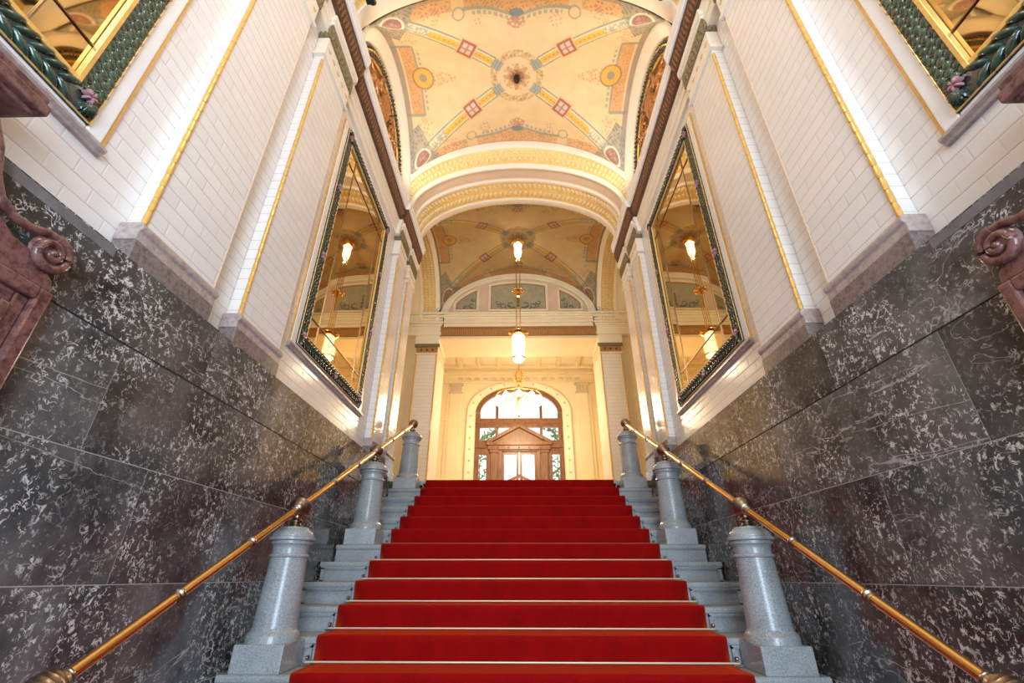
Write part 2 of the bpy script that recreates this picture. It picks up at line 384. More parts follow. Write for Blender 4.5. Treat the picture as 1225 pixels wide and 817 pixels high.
# carpet runner following the steps
prof = []
for k in range(18, 0, -1):
    y, z = nose(k)
    prof += [(y+.012, z-RISE+.004), (y+.006, z-.05), (y, z-.03), (y+.001, z-.018), (y+.006, z-.007), (y+.014, z-.001), (y+.03, z)]
    if k > 1: prof += [(y+RUN-.02, z+.001), (y+RUN+.004, z+.003)]
prof += [(YL+1.5, ZL), (12.4, ZL)]
prof = [(nose(18)[0]-.6, ZF+.012), (nose(18)[0]-.01, ZF+.012)] + prof
b = MB(); nX = 24; P = len(prof)
vs_, fs = [], []
for j, (y, z) in enumerate(prof):
    for i in range(nX+1): vs_.append((-CW + 2*CW*i/nX, y, z))
for j in range(P-1):
    for i in range(nX): a = j*(nX+1)+i; fs.append((a, a+1, a+nX+2, a+nX+1))
b.add(vs_, fs)
o = b.build('carpet_runner', M['carpet'], None, smooth=True)
m = o.modifiers.new('solid', 'SOLIDIFY'); m.thickness = .011; m.offset = 0 - 1.0
tag(o, 'deep red carpet runner running up the middle of the stone stairs', 'carpet')

# stair rods
ordn = ['top', 'second', 'third', 'fourth', 'fifth', 'sixth', 'seventh', 'eighth', 'ninth', 'tenth', 'eleventh', 'twelfth', 'thirteenth', 'fourteenth', 'fifteenth', 'sixteenth', 'seventeenth']
b = MB(); b.tube((-CW-.045, 0, 0), (CW+.045, 0, 0), .0062, 8)
rr = thing('stair_rod', 'x', 'stair rod', (0, 0, 0), 'thin pale metal rods holding the carpet')
b.build('rod', M['steel'], rr, smooth=True)
for s in (-1, 1):
    b = MB(); x = s*(CW+.035)
    b.box(x-.008, x+.008, -.002, .012, -.012, .035); b.sphere((x, -.006, .024), .012, 8); b.box(x-.03, x+.03, -.01, .012, -.014, -.006)
    b.build('bracket', M['bronze'], rr, smooth=True)
for k in range(2, 18):
    y, z = nose(k)
    q = rr if k == 2 else copy_tree(rr)
    q.location = (0, y + RUN - .012, z + .012)
    vis = k - 1
    q['label'] = 'thin metal carpet rod across the stairs, %s rod counted down from the landing' % ordn[vis-1]

# ------------------------------------------------------------------ posts and handrails
def make_post():
    r = thing('stone_post', 'x', 'post', (0, 0, 0), 'granite posts carrying the brass handrails')
    b = MB(); b.box(-.155, .155, -.16, .155, 0, .150); b.build('plinth', M['granite'], r, bevel=.006)
    b = MB(); b.lathe([(.160, .150), (.160, .190), (.152, .205), (.140, .214), (.136, .232), (.1345, .25), (.117, .63), (.117, .635)], 0, 0, 40)
    b.build('shaft', M['granite'], r, smooth=True)
    b = MB(); b.lathe([(.117, .635), (.126, .638), (.130, .647), (.126, .656), (.115, .660), (.116, .692), (.118, .706), (.127, .716), (.136, .722), (.137, .732), (.128, .735), (.128, .739), (.148, .745), (.151, .754), (.148, .764), (.136, .768), (.136, .782), (.126, .798), (.110, .811), (.096, .819), (.094, .829), (.05, .831)], 0, 0, 40)
    b.build('capital', M['granite'], r, smooth=True)
    b = MB(); b.lathe([(.048, .829), (.050, .838), (.036, .846), (.032, .858), (.044, .866), (.046, .874), (.034, .882), (.026, .892), (.030, .905), (.024, .925), (.02, .95)], 0, 0, 20)
    b.build('brass_stem', M['bronze'], r, smooth=True)
    return r
post0 = make_post(); first = True
PX = 1.60
where = {17: 'lowest', 12: 'nearest fully visible', 7: 'middle', 2: 'uppermost'}
for k in (17, 12, 7, 2):
    y, z = nose(k)
    for s in (-1, 1):
        q = post0 if first else copy_tree(post0); first = False
        q.location = (s*PX, y+.014+.166, z-.012)
        q['label'] = '%s round tapered granite post on the %s side of the stairs' % (where[k], 'left' if s < 0 else 'right')
BH = .968
for s, nm in ((-1, 'left'), (1, 'right')):
    y0, z0 = nose(17); h = thing('brass_handrail', 'long polished brass handrail on stone posts along the %s wall' % nm, 'handrail', (s*PX, y0+.18, z0+BH))
    balls = [Vector((s*PX, nose(k)[0]+.18, nose(k)[1]-.012+BH)) for k in (17, 12, 7, 2)]
    d = (balls[1]-balls[0]).normalized(); q = d.to_track_quat('Z', 'Y').to_matrix()
    for i, p in enumerate(balls):
        b = MB(); L = .060 if i else .085; R_ = .067 if i else .066
        pr = []
        for j in range(17):
            t = -1 + 2*j/16; r = max(.028 if abs(t) > .95 else .0, R_*math.sqrt(max(0, 1-(t*.93)**2)))
            pr.append((r*(1+.035*math.cos(j*PI)), t*L))
        b.lathe(pr, 0, 0, 24, (p, q))
        local(b.build('knob', M['bronze'], None, smooth=True), h)
    for a, c in zip(balls[:-1], balls[1:]):
        b = MB(); b.tube(a+d*.05, c-d*.05, .0245, 18); rail = local(b.build('rail', M['brass'], None, smooth=True), h)
        Ln = (c-a).length
        for t in (.075/Ln, .34, .66, 1-.075/Ln):
            b = MB(); p = a + d*(t*Ln)
            b.lathe([(.0245, -.022), (.030, -.020), (.032, -.013), (.0265, -.006), (.034, 0), (.0265, .006), (.032, .013), (.030, .020), (.0245, .022)], 0, 0, 18, (p, q))
            local(b.build('collar', M['bronze'], None, smooth=True), h)

# ------------------------------------------------------------------ pilasters
BR = .0862
def make_pilaster(s, y0, y1, label, zc=4.455):
    r = thing('tiled_pilaster', label, 'pilaster', (s*WX, (y0+y1)/2, ZT), 'white tiled wall pilasters')
    X1 = 1.862
    b = MB(); b.box(s*(MX+.012), s*(WX-.002), y0-.012, y1+.012, ZT+.001, ZT+.115)
    local(b.build('plinth', M['purple'], None, bevel=.004), r)
    b = MB(); b.prism([(s*(WX-.002), ZT+.115), (s*(MX+.018), ZT+.115), (s*(MX+.018), ZT+.165), (s*(MX+.006), ZT+.175), (s*(MX+.002), ZT+.195), (s*(MX+.010), ZT+.213), (s*(MX+.028), ZT+.222), (s*(WX-.002), ZT+.222)], 'y', y0-.018, y1+.018)
    local(b.build('plinth_cap', M['purple_l'], None, bevel=.006), r)
    b = MB(); b.box(s*X1, s*(WX-.002), y0+.012, y1-.012, ZT+.222, zc)
    local(b.build('shaft', M['tile'], None), r)
    for yb, rs in ((y0+.008, 1.0), (y1-.008, .55)):  # near corner a gold bead, far corner a thinner pale peach strip
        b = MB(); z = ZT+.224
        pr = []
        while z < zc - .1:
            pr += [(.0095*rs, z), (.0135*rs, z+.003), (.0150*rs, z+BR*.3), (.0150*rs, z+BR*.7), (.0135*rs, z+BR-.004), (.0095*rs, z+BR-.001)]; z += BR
        b.lathe(pr, s*(X1+(.004 if rs == 1 else .006)), yb, 12); local(b.build('corner_bead', M['goldglaze'] if rs == 1 else M['peach'], None, smooth=True), r)
    # capital
    c0, c1 = y0-.012, y1+.012
    b = MB(); b.box(s*1.838, s*(WX-.002), c0-.02, c1+.02, zc, zc+.035); b.box(s*1.852, s*(WX-.002), c0, c1, zc+.035, zc+.28)
    b.box(s*1.835, s*(WX-.002), c0-.02, c1+.02, zc+.48, zc+.52); b.box(s*1.815, s*(WX-.002), c0-.04, c1+.04, zc+.52, zc+.60)
    cp = local(b.build('capital', M['plaster'], None, bevel=.006), r)
    b = MB(); b.box(s*1.840, s*(WX-.002), c0-.012, c1+.012, zc+.28, zc+.48)
    nn = 9
    for i in range(nn):
        y = c0 + (c1-c0)*(i+.5)/nn
        b.dome((s*1.840, y, zc+.38), (-s, 0, 0), (0, 0, 1), .085, .030, .018)
    for i in range(3):
        b.dome((s*(1.86+.04*i), c0-.012, zc+.38), (0, -1, 0), (0, 0, 1), .085, .018, .015)
    sub(b.build('capital_leaves', M['capg'], None, smooth=True), cp)
    b = MB()
    for i in range(5):
        y = c0 + (c1-c0)*(i+.5)/5
        b.dome((s*1.852, y, zc+.16), (-s, 0, 0), (0, 1, 0), .035, .022, .008)
    sub(b.build('capital_studs', M['drab'], None, smooth=True), cp)
PIL = [(1.69, 2.28, 'nearest'), (2.56, 3.12, 'second'), (5.60, 6.02, 'third'), (6.24, 6.66, 'last')]
posn = {'nearest': 'beside the big cut-off mirror', 'second': 'just before the full-height mirror', 'third': 'just beyond the full-height mirror', 'last': 'at the head of the stairs'}
for s, nm in ((-1, 'left'), (1, 'right')):
    for y0, y1, w in PIL:
        make_pilaster(s, y0, y1, 'white tiled pilaster with gold beading on the %s wall, %s' % (nm, posn[w]))

# ------------------------------------------------------------------ cornice along the side walls
def cornice(s, y0, y1, fx, n):
    """fx: extra projection towards the middle"""
    def X(v): return s*(v-fx)
    root = bpy.data.objects.new('trim_%d' % n, None); C.objects.link(root); root.location = (s*WX, (y0+y1)/2, 4.85); struct(root)
    b = MB()
    b.prism([(s*(WX+.1), 4.80), (X(1.93), 4.80), (X(1.93), 4.90), (X(1.915), 4.905), (X(1.915), 5.0), (X(1.90), 5.005), (X(1.90), 5.09), (s*(WX+.1), 5.09)], 'y', y0, y1)
    local(b.build('architrave', M['plaster'], None), root)
    b = MB(); b.prism([(X(1.90), 5.09), (X(1.865), 5.10), (X(1.84), 5.28), (X(1.83), 5.30), (s*(WX+.1), 5.30), (s*(WX+.1), 5.09)], 'y', y0, y1)
    local(b.build('frieze', M['brownd'], None), root)
    b = MB(); n_ = int((y1-y0)/.055)
    for i in range(n_):
        y = y0 + (y1-y0)*(i+.5)/n_
        nr = Vector((-s, 0, -.14))
        b.dome((X(1.855), y, 5.19), nr, (-s*.14, 0, 1), .078, .020, .022, 6)
    local(b.build('egg_moulding', M['brown'], None, smooth=True), root)
    b = MB(); b.prism([(X(1.83), 5.30), (X(1.815), 5.30), (X(1.815), 5.335), (X(1.802), 5.345), (X(1.797), 5.40), (X(1.788), 5.415), (X(1.788), 5.45), (s*(WX+.1), 5.45), (s*(WX+.1), 5.30)], 'y', y0, y1)
    local(b.build('corona', M['white'], None), root)
tn = 5
for s in (-1, 1):
    for y0, y1, fx in ((-1.0, 1.62, 0), (1.62, 3.21, .055), (3.21, 5.50, 0), (5.50, 6.70, .055)):
        cornice(s, y0, y1, fx, tn); tn += 1

# ------------------------------------------------------------------ vaults, painted with ornament
def paint(x, y, ax, by):
    """colour of the painted vault in plan, metres from the centre"""
    u = np.abs(x)/ax; v = np.abs(y)/by; n = x.shape
    col = np.empty(n+(3,)); base = np.array([.80, .60, .34]); col[:] = base
    rng = np.random.RandomState(3)
    def setc(mask, c, a=1.0):
        col[mask] = col[mask]*(1-a) + np.array(c)*a
    ax_, ay_ = np.abs(x), np.abs(y)
    Dg = np.hypot(ax, by); dl = np.abs(ax_*by - ay_*ax)/Dg; tl = (ax_*ax + ay_*by)/Dg; L = Dg
    rad = np.hypot(x, y)
    orange = (.72, .36, .15); blue = (.19, .27, .28); yel = (.80, .48, .09); red = (.42, .13, .085); grey = (.33, .27, .24); pale = (.82, .76, .62); brn = (.38, .20, .10)
    tex = np.sin(x*67+2*np.sin(y*31))*np.sin(y*71+2*np.sin(x*29))
    # end panels towards the cross arches
    w = .86 - .10*np.exp(-(x/.30)**2)
    p = (v > w) & (ax_ < .70); setc(p, orange, .65); setc(p & (tex > .35), brn, .45)
    q = (v > w-.035) & (v <= w) & (ax_ < .72); setc(q, blue, .65)
    sc = (v > w-.085) & (v <= w-.045) & (ax_ < .62) & (np.sin(x*2*PI/.075) > -.3); setc(sc, blue, .55)
    setc((np.abs(np.hypot(ax_-.78, ay_-by*.80)-.075) < .010) & (ax_ > .70), blue, .6)
    p = (ax_ >= .86) & (v > .84) & (tl < L*.80); setc(p, orange, .55); setc(p & (tex > .3), brn, .4)
    # centre crest on the end panels
    e = ((x/.10)**2 + ((ay_-by*.76)/.055)**2) < 1; setc(e, blue, .9)
    e = ((x/.13)**2 + ((ay_-by*.66)/.08)**2) < 1 ; setc(e & (tex > -.25), (.55, .22, .16), .75)
    # side panels towards the lunettes
    wu = .84
    p = (u > wu) & (u < .94) & (v < .45); setc(p, orange, .8); setc(p & (tex > .35), brn, .35)
    setc((u > wu-.018) & (u < wu) & (v < .47), blue, .7)
    setc((u > wu-.05) & (u < wu-.028) & (v < .40) & (v > .12) & (np.sin(y*2*PI/.085) > -.3), blue, .55)
    setc((np.abs(v-.46) < .018) & (u > wu), blue, .7)
    setc((u > .955), grey, .8); setc(v > .965, grey, .5)
    r2 = np.hypot((ax_-ax*.80)/.16, y/.17); setc(r2 < 1, yel, .95); setc((r2 > .88) & (r2 < 1.05), brn, .8); setc(r2 < .38, (.34, .33, .26), .85); setc((r2 < .75) & (np.abs(np.sin(6*np.arctan2(y, ax_-ax*.8))) < .2), brn, .5)
    sp_ = (ax_ > ax*.50) & (ax_ < ax*.72) & (ay_ < .13*(ax_/ax-.50)/.22+.02); setc(sp_ & (tex > .05), (.55, .33, .13), .6)
    # scattered sprigs beside the ribs
    for (cx, cy, r) in ((.62, .86, .14), (.84, .60, .14), (.30, .70, .09)):
        m_ = np.hypot((ax_-cx*ax), (ay_-cy*by)) < r; setc(m_ & (tex > .42), (.50, .22, .16), .5)
    # diagonal ribs
    band = (dl < .085) & (tl > .36) & (tl < L*.80)
    setc(band, (.80, .66, .42), .9); setc((dl > .070) & (dl < .090) & (tl > .36) & (tl < L*.84), blue, .85)
    inner = (dl < .048) & (tl > .42) & (tl < L*.66); setc(inner, yel, .95)
    setc(inner & (dl < .012) & (np.sin(tl*90) > 0), brn, .55)
    setc((dl < .055) & (tl > L*.66) & (tl < L*.80) & (tex > -.1), (.30, .36, .34), .8)
    # corner fans
    cf = (tl > L*.80) ; setc(cf & (dl < .34), (.36, .33, .28), .75); setc(cf & (dl < .34) & (tex > .25), (.20, .22, .17), .6)
    ov = np.hypot((tl-L*.885)/.13, dl/.085); setc(ov < 1.15, pale, .9); setc(ov < .92, (.33, .16, .14), .95); setc((ov < .7) & (tex > .2), (.50, .33, .28), .7)
    # diamonds
    cxd, cyd = .385*ax, .42*by
    # rotated square aligned with the rib
    dd = np.maximum(np.abs(tl - L*.40), dl); 
    setc(dd < .135, (.80, .50, .28), .9); setc(dd < .112, red, .95); setc(dd < .078, (.72, .58, .48), .9)
    aa = np.abs(tl-L*.40); setc((dd < .078) & ((aa < .014) | (dl < .010)), red, .7)
    # central medallion
    setc(rad < .42, base, 1)
    ring = (rad > .31) & (rad < .405); th = np.arctan2(y, x)
    setc(ring, (.62, .40, .18), .65); setc(ring & (np.sin(th*22+40*rad)*np.cos(th*17-30*rad) > .15), (.38, .26, .12), .6); setc(ring & (np.sin(th*13-50*rad) > .7), (.80, .66, .40), .6)
    setc(np.abs(rad-.31) < .005, (.45, .27, .13), .5)
    bl = (rad > .28) & (rad < .43) & (dl < .075); setc(bl, (.34, .40, .37), .85); setc(bl & (np.sin(rad*140) > .4), (.18, .22, .22), .5)
    pet = rad < .17 + .04*np.cos(8*th); setc(pet & (rad > .06), (.60, .33, .17), .75); setc((rad < .12) & (tex > 0), (.45, .16, .12), .6); setc((rad > .185) & (rad < .205) & (np.sin(th*16) > .3), (.45, .25, .12), .6)
    return np.clip(col, 0, 1)

def vault(yc, by, ax, z0, hx, hy, nx, ny, n, cx=1.0, cy=1.0, dim_tint=(1, 1, 1)):
    """groin vault on the ellipses (ax, hx) and (by, hy), cut off at cx*ax, cy*by"""
    xs = np.linspace(-1, 1, nx); xs = np.sin(xs*PI/2)*.35 + xs*.65; xs *= ax*cx
    ys = np.linspace(-1, 1, ny); ys = np.sin(ys*PI/2)*.35 + ys*.65; ys *= by*cy
    X, Y = np.meshgrid(xs, ys)
    u = np.clip(np.abs(X)/ax, 0, 1); v = np.clip(np.abs(Y)/by, 0, 1)
    zx = hx*np.sqrt(1-u**2); zy = (hy + (hx-hy)*(1-u**2))*np.sqrt(1-v**2)
    k = .035; Z = z0 + k*np.logaddexp(zx/k, zy/k) - k*np.log(2)*np.exp(-np.abs(zx-zy)/.1)
    cols = paint(X, Y, ax*cx, by*cy) * np.array(dim_tint)
    V = np.stack([X, Y+yc, Z], -1).reshape(-1, 3)
    idx = np.arange(nx*ny).reshape(ny, nx)
    F = np.stack([idx[:-1, :-1], idx[1:, :-1], idx[1:, 1:], idx[:-1, 1:]], -1).reshape(-1, 4)
    me = bpy.data.meshes.new(n); me.from_pydata(V.tolist(), [], F.tolist()); me.update()
    ca = me.color_attributes.new('paint', 'FLOAT_COLOR', 'POINT')
    c = np.concatenate([cols.reshape(-1, 3), np.ones((nx*ny, 1))], 1).astype(np.float32)
    ca.data.foreach_set('color', c.ravel())
    me.polygons.foreach_set('use_smooth', [True]*len(me.polygons))
    me.materials.append(M['paintm'])
    o = bpy.data.objects.new(n, me); C.objects.link(o); struct(o)
    sm = o.modifiers.new('solid', 'SOLIDIFY'); sm.thickness = .03; sm.offset = -1
    return o
M['paintm'] = paint_mat('painted_vault')
Z0 = 5.42
vault(4.275, 1.285, 1.97, Z0, 1.39, 1.39, 420, 260, 'ceiling_1', .914, .914)
vault(8.125, 1.385, 1.97, 5.48, 1.42, 1.38, 360, 260, 'ceiling_2', dim_tint=(.66, .62, .47))  # paint darkened to stand in for the weaker light in this bay
vault(.45, 1.285, 1.97, Z0, 1.39, 1.39, 240, 160, 'ceiling_3', .914, .914)

# ------------------------------------------------------------------ transverse arches
def ring(b, prof, z0=Z0, n=72, th0=0.0, th1=PI):
    """prof: (y, a, b) points swept around an elliptical arch"""
    m = len(prof); vs_ = []
    for i in range(n+1):
        t = th0 + (th1-th0)*i/n
        for (y, a, h) in prof: vs_.append((a*math.cos(t), y, z0 + h*math.sin(t)))
    fs = [(i*m+j, i*m+j+1, (i+1)*m+j+1, (i+1)*m+j) for i in range(n) for j in range(m-1)]
    b.add(vs_, fs)
def ering(b, y, a, h, ny, nrm_in, count, sx, sy, sz, z0=Z0, lo=.05):
    """bosses around an elliptical arch; ny = y component of the normal, nrm_in = inwards component"""
    for i in range(count):
        t = lo + (PI-2*lo)*(i+.5)/count
        p = Vector((a*math.cos(t), y, z0 + h*math.sin(t)))
        tan = Vector((-a*math.sin(t), 0, h*math.cos(t))).normalized(); nin = Vector((-math.cos(t)/a, 0, -math.sin(t)/h)).normalized()
        b.dome(p, Vector((0, ny, 0)) + nin*nrm_in, tan, sx, sy, sz, 6)
def make_arch(ys, sgn, label):
    """ys: near edge y; sgn=+1"""
    r = thing('vault_arch', label, 'arch', (0, ys+.6, Z0), 'broad gilded arches across the hall')
    Y = lambda d: ys+d
    b = MB()
    ring(b, [(Y(-.02), 2.05, 1.42), (Y(-.02), 1.975, 1.345), (Y(-.01), 1.95, 1.30), (Y(.02), 1.925, 1.262)])
    ring(b, [(Y(.125), 1.80, 1.00), (Y(.13), 1.775, .965), (Y(.155), 1.75, .93), (Y(.18), 1.75, .925), (Y(.19), 1.762, .94)])
    ring(b, [(Y(.425), 1.762, .94), (Y(.435), 1.745, .92), (Y(.475), 1.745, .92), (Y(.485), 1.76, .935)])
    ring(b, [(Y(.885), 1.76, .935), (Y(.895), 1.74, .915), (Y(.955), 1.74, .915), (Y(1.10), 1.80, 1.0), (Y(1.25), 1.975, 1.345), (Y(1.26), 2.05, 1.42)])
    local(b.build('moulding', M['plaster'], None, smooth=True), r)
    b = MB(); ring(b, [(Y(.02), 1.925, 1.262), (Y(.03), 1.925, 1.255), (Y(.12), 1.80, 1.01), (Y(.125), 1.80, 1.00)])
    ring(b, [(Y(.485), 1.76, .935), (Y(.50), 1.775, .95), (Y(.87), 1.775, .95), (Y(.885), 1.76, .935)])
    local(b.build('gilded_ground', M['goldtint'], None, smooth=True), r)
    b = MB(); ring(b, [(Y(.19), 1.762, .94), (Y(.20), 1.785, .965), (Y(.415), 1.785, .965), (Y(.425), 1.762, .94)])
    local(b.build('plain_soffit', M['rose'], None, smooth=True), r)
    b = MB()
    for (f, tw) in ((.26, .5), (.72, -.5)):
        y = Y(.03+.09*f); a = 1.925-.125*f; h = 1.255-.245*f
        for i in range(58):
            t = .05 + (PI-.1)*(i+.5)/58
            tan = Vector((-a*math.sin(t), tw*.9, h*math.cos(t)+tw*.4)).normalized(); nin = Vector((-math.cos(t)/a, 0, -math.sin(t)/h)).normalized()
            b.dome((a*math.cos(t), y, Z0+h*math.sin(t)), Vector((0, -.8, 0))+nin*.6, tan, .028, .042, .030, 8)
    for (dy, tw) in ((.59, .7), (.77, -.7)):
        for i in range(58):
            t = .05 + (PI-.1)*(i+.5)/58; a, h = 1.775, .95
            tan = Vector((-a*math.sin(t), tw, h*math.cos(t))).normalized(); nin = Vector((-math.cos(t)/a, 0, -math.sin(t)/h)).normalized()
            b.dome((a*math.cos(t), Y(dy), Z0+h*math.sin(t)), nin, tan, .027, .062, .030, 8)
    local(b.build('scale_relief', M['gildcream'], None, smooth=True), r)
    return r
M['gildcream'] = simple('cream_and_gilt_scales', (.82, .70, .42), .4, .1, .12, 60)
make_arch(5.45, 1, 'broad elliptical arch with two gilded scale bands beyond the bright painted vault')
make_arch(1.82, 1, 'nearest elliptical arch, cut by the top edge above the near pilasters')
make_arch(-1.98, 1, 'elliptical arch behind the photographer, seen only in the mirrors')
# masonry closing the top between vaults and walls
b = MB(); b.box(-2.4, 2.4, -3.4, 13.4, 7.35, 7.6); struct(b.build('ceiling_roof', M['cream']))
b = MB(); b.box(-2.3, 2.3, -3.3, -1.95, 5.6, 5.7); struct(b.build('ceiling_4', M['cream']))

# ------------------------------------------------------------------ lunettes over the side cornices
def lunette(s, yc, label, full=True):
    r = thing('lunette_relief', label, 'relief', (s*2.02, yc, 5.45), 'gilded reliefs in the side lunettes')
    def half(a, h, x, n=40): return [(yc + a*math.cos(PI*i/n), Z0 + h*math.sin(PI*i/n)) for i in range(n+1)]
    b = MB()
    A, B = half(1.19, 1.19, 0), half(1.02, 1.00, 0)
    # white rib with a rounded profile
    prof = [(1.30, 1.41, 1.81), (1.275, 1.38, 1.797), (1.25, 1.35, 1.797), (1.235, 1.33, 1.81), (1.20, 1.28, 1.84), (1.165, 1.235, 1.87), (1.15, 1.22, 1.885), (1.14, 1.21, 1.89), (1.13, 1.20, 2.10)]
    vs_ = []; n = 48; m = len(prof)
    for i in range(n+1):
        t = PI*i/n
        for (a, h, x) in prof: vs_.append((s*x, yc+a*math.cos(t), Z0+h*math.sin(t)))
    b.add(vs_, [(i*m+j, i*m+j+1, (i+1)*m+j+1, (i+1)*m+j) for i in range(n) for j in range(m-1)])
    local(b.build('rib', M['plaster'], None, smooth=True), r)
    b = MB(); b.prism(half(1.3, 1.3, 0), 'x', s*1.985, s*2.16); local(b.build('panel', M['brownl'], None), r)
    if full:
        b = MB()
        for i in range(46):
            t = PI*(i+.5)/46
            for q in (-1, 0, 1):
                a, h = 1.055+.033*q, 1.115+.033*q
                b.dome((s*1.935, yc+a*math.cos(t+.01*q), Z0+h*math.sin(t+.01*q)), (-s, 0, 0), (0, -math.sin(t+.5*q), math.cos(t+.5*q)), .036, .015, .035, 6)
        ga = local(b.build('garland', M['garl'], None, smooth=True), r)
        b = MB()
        for i in range(60):
            t = PI*(i+.5)/60
            b.dome((s*1.91, yc+1.055*math.cos(t), Z0+1.115*math.sin(t)), (-s, 0, 0), (0, 1, 0), .013, .013, .02, 6)
        b.path([(s*1.945, yc+.98*math.cos(PI*i/40), Z0+1.03*math.sin(PI*i/40)) for i in range(41)], .016)
        sub(b.build('garland_berries', M['gold'], None, smooth=True), ga)
        # heraldic sculpture: shield, crown, scrolls
        b = MB(); x = s*1.965
        b.dome((x, yc, Z0+.66), (-s, 0, 0), (0, 0, 1), .24, .17, .09, 14)
        for q in (-1, 1):
            for (cy, cz, R_, a0, a1, wd) in ((.30, .30, .17, -2.2, 2.6, .035), (.20, .56, .12, -1.0, 3.4, .028), (.52, .18, .13, -2.6, 2.0, .028), (.62, .36, .08, -3, 1.5, .02)):
                pts = [(x-s*.03, yc+q*(cy+R_*(1-.55*k/22)*math.cos(a0+(a1-a0)*k/22)), Z0+.36+cz+R_*(1-.55*k/22)*math.sin(a0+(a1-a0)*k/22)) for k in range(23)]
                b.path(pts, wd, 8, lambda t: 1-.6*t)
            for k in range(5):
                b.dome((x, yc+q*(.18+.08*k), Z0+.82-.05*k), (-s, 0, 0), (0, 1, .5*q), .07, .035, .06, 8)
        for k in range(5): b.dome((x, yc+(k-2)*.05, Z0+.93+.02*math.cos(k-2)), (-s, 0, 0), (0, (k-2)*.2, 1), .06, .02, .05, 8)
        local(b.build('scrollwork', M['gildfig'], None, smooth=True), r)
M['garl'] = simple('dark_laurel_garland', (.035, .045, .035), .35, .1, .6, 40)
lunette(-1, 4.275, 'gilded scrollwork relief in the arched lunette above the left mirror')
lunette(1, 4.275, 'gilded scrollwork relief in the arched lunette above the right mirror')
lunette(-1, .45, 'arched lunette relief above the nearer left mirror', True)
lunette(1, .45, 'arched lunette relief above the nearer right mirror', True)
for s, nm in ((-1, 'left'), (1, 'right')):
    b = MB(); b.box(s*2.17, s*2.35, -3.4, 6.70, 5.40, 7.4); struct(b.build('wall_%s_upper' % nm, M['cream']))
    b = MB()
    for (y0, y1) in ((1.62, 3.10), (5.42, 6.70)): b.box(s*2.0, s*2.2, y0, y1, 5.40, 6.9)
    struct(b.build('wall_%s_haunch' % nm, M['plaster']))

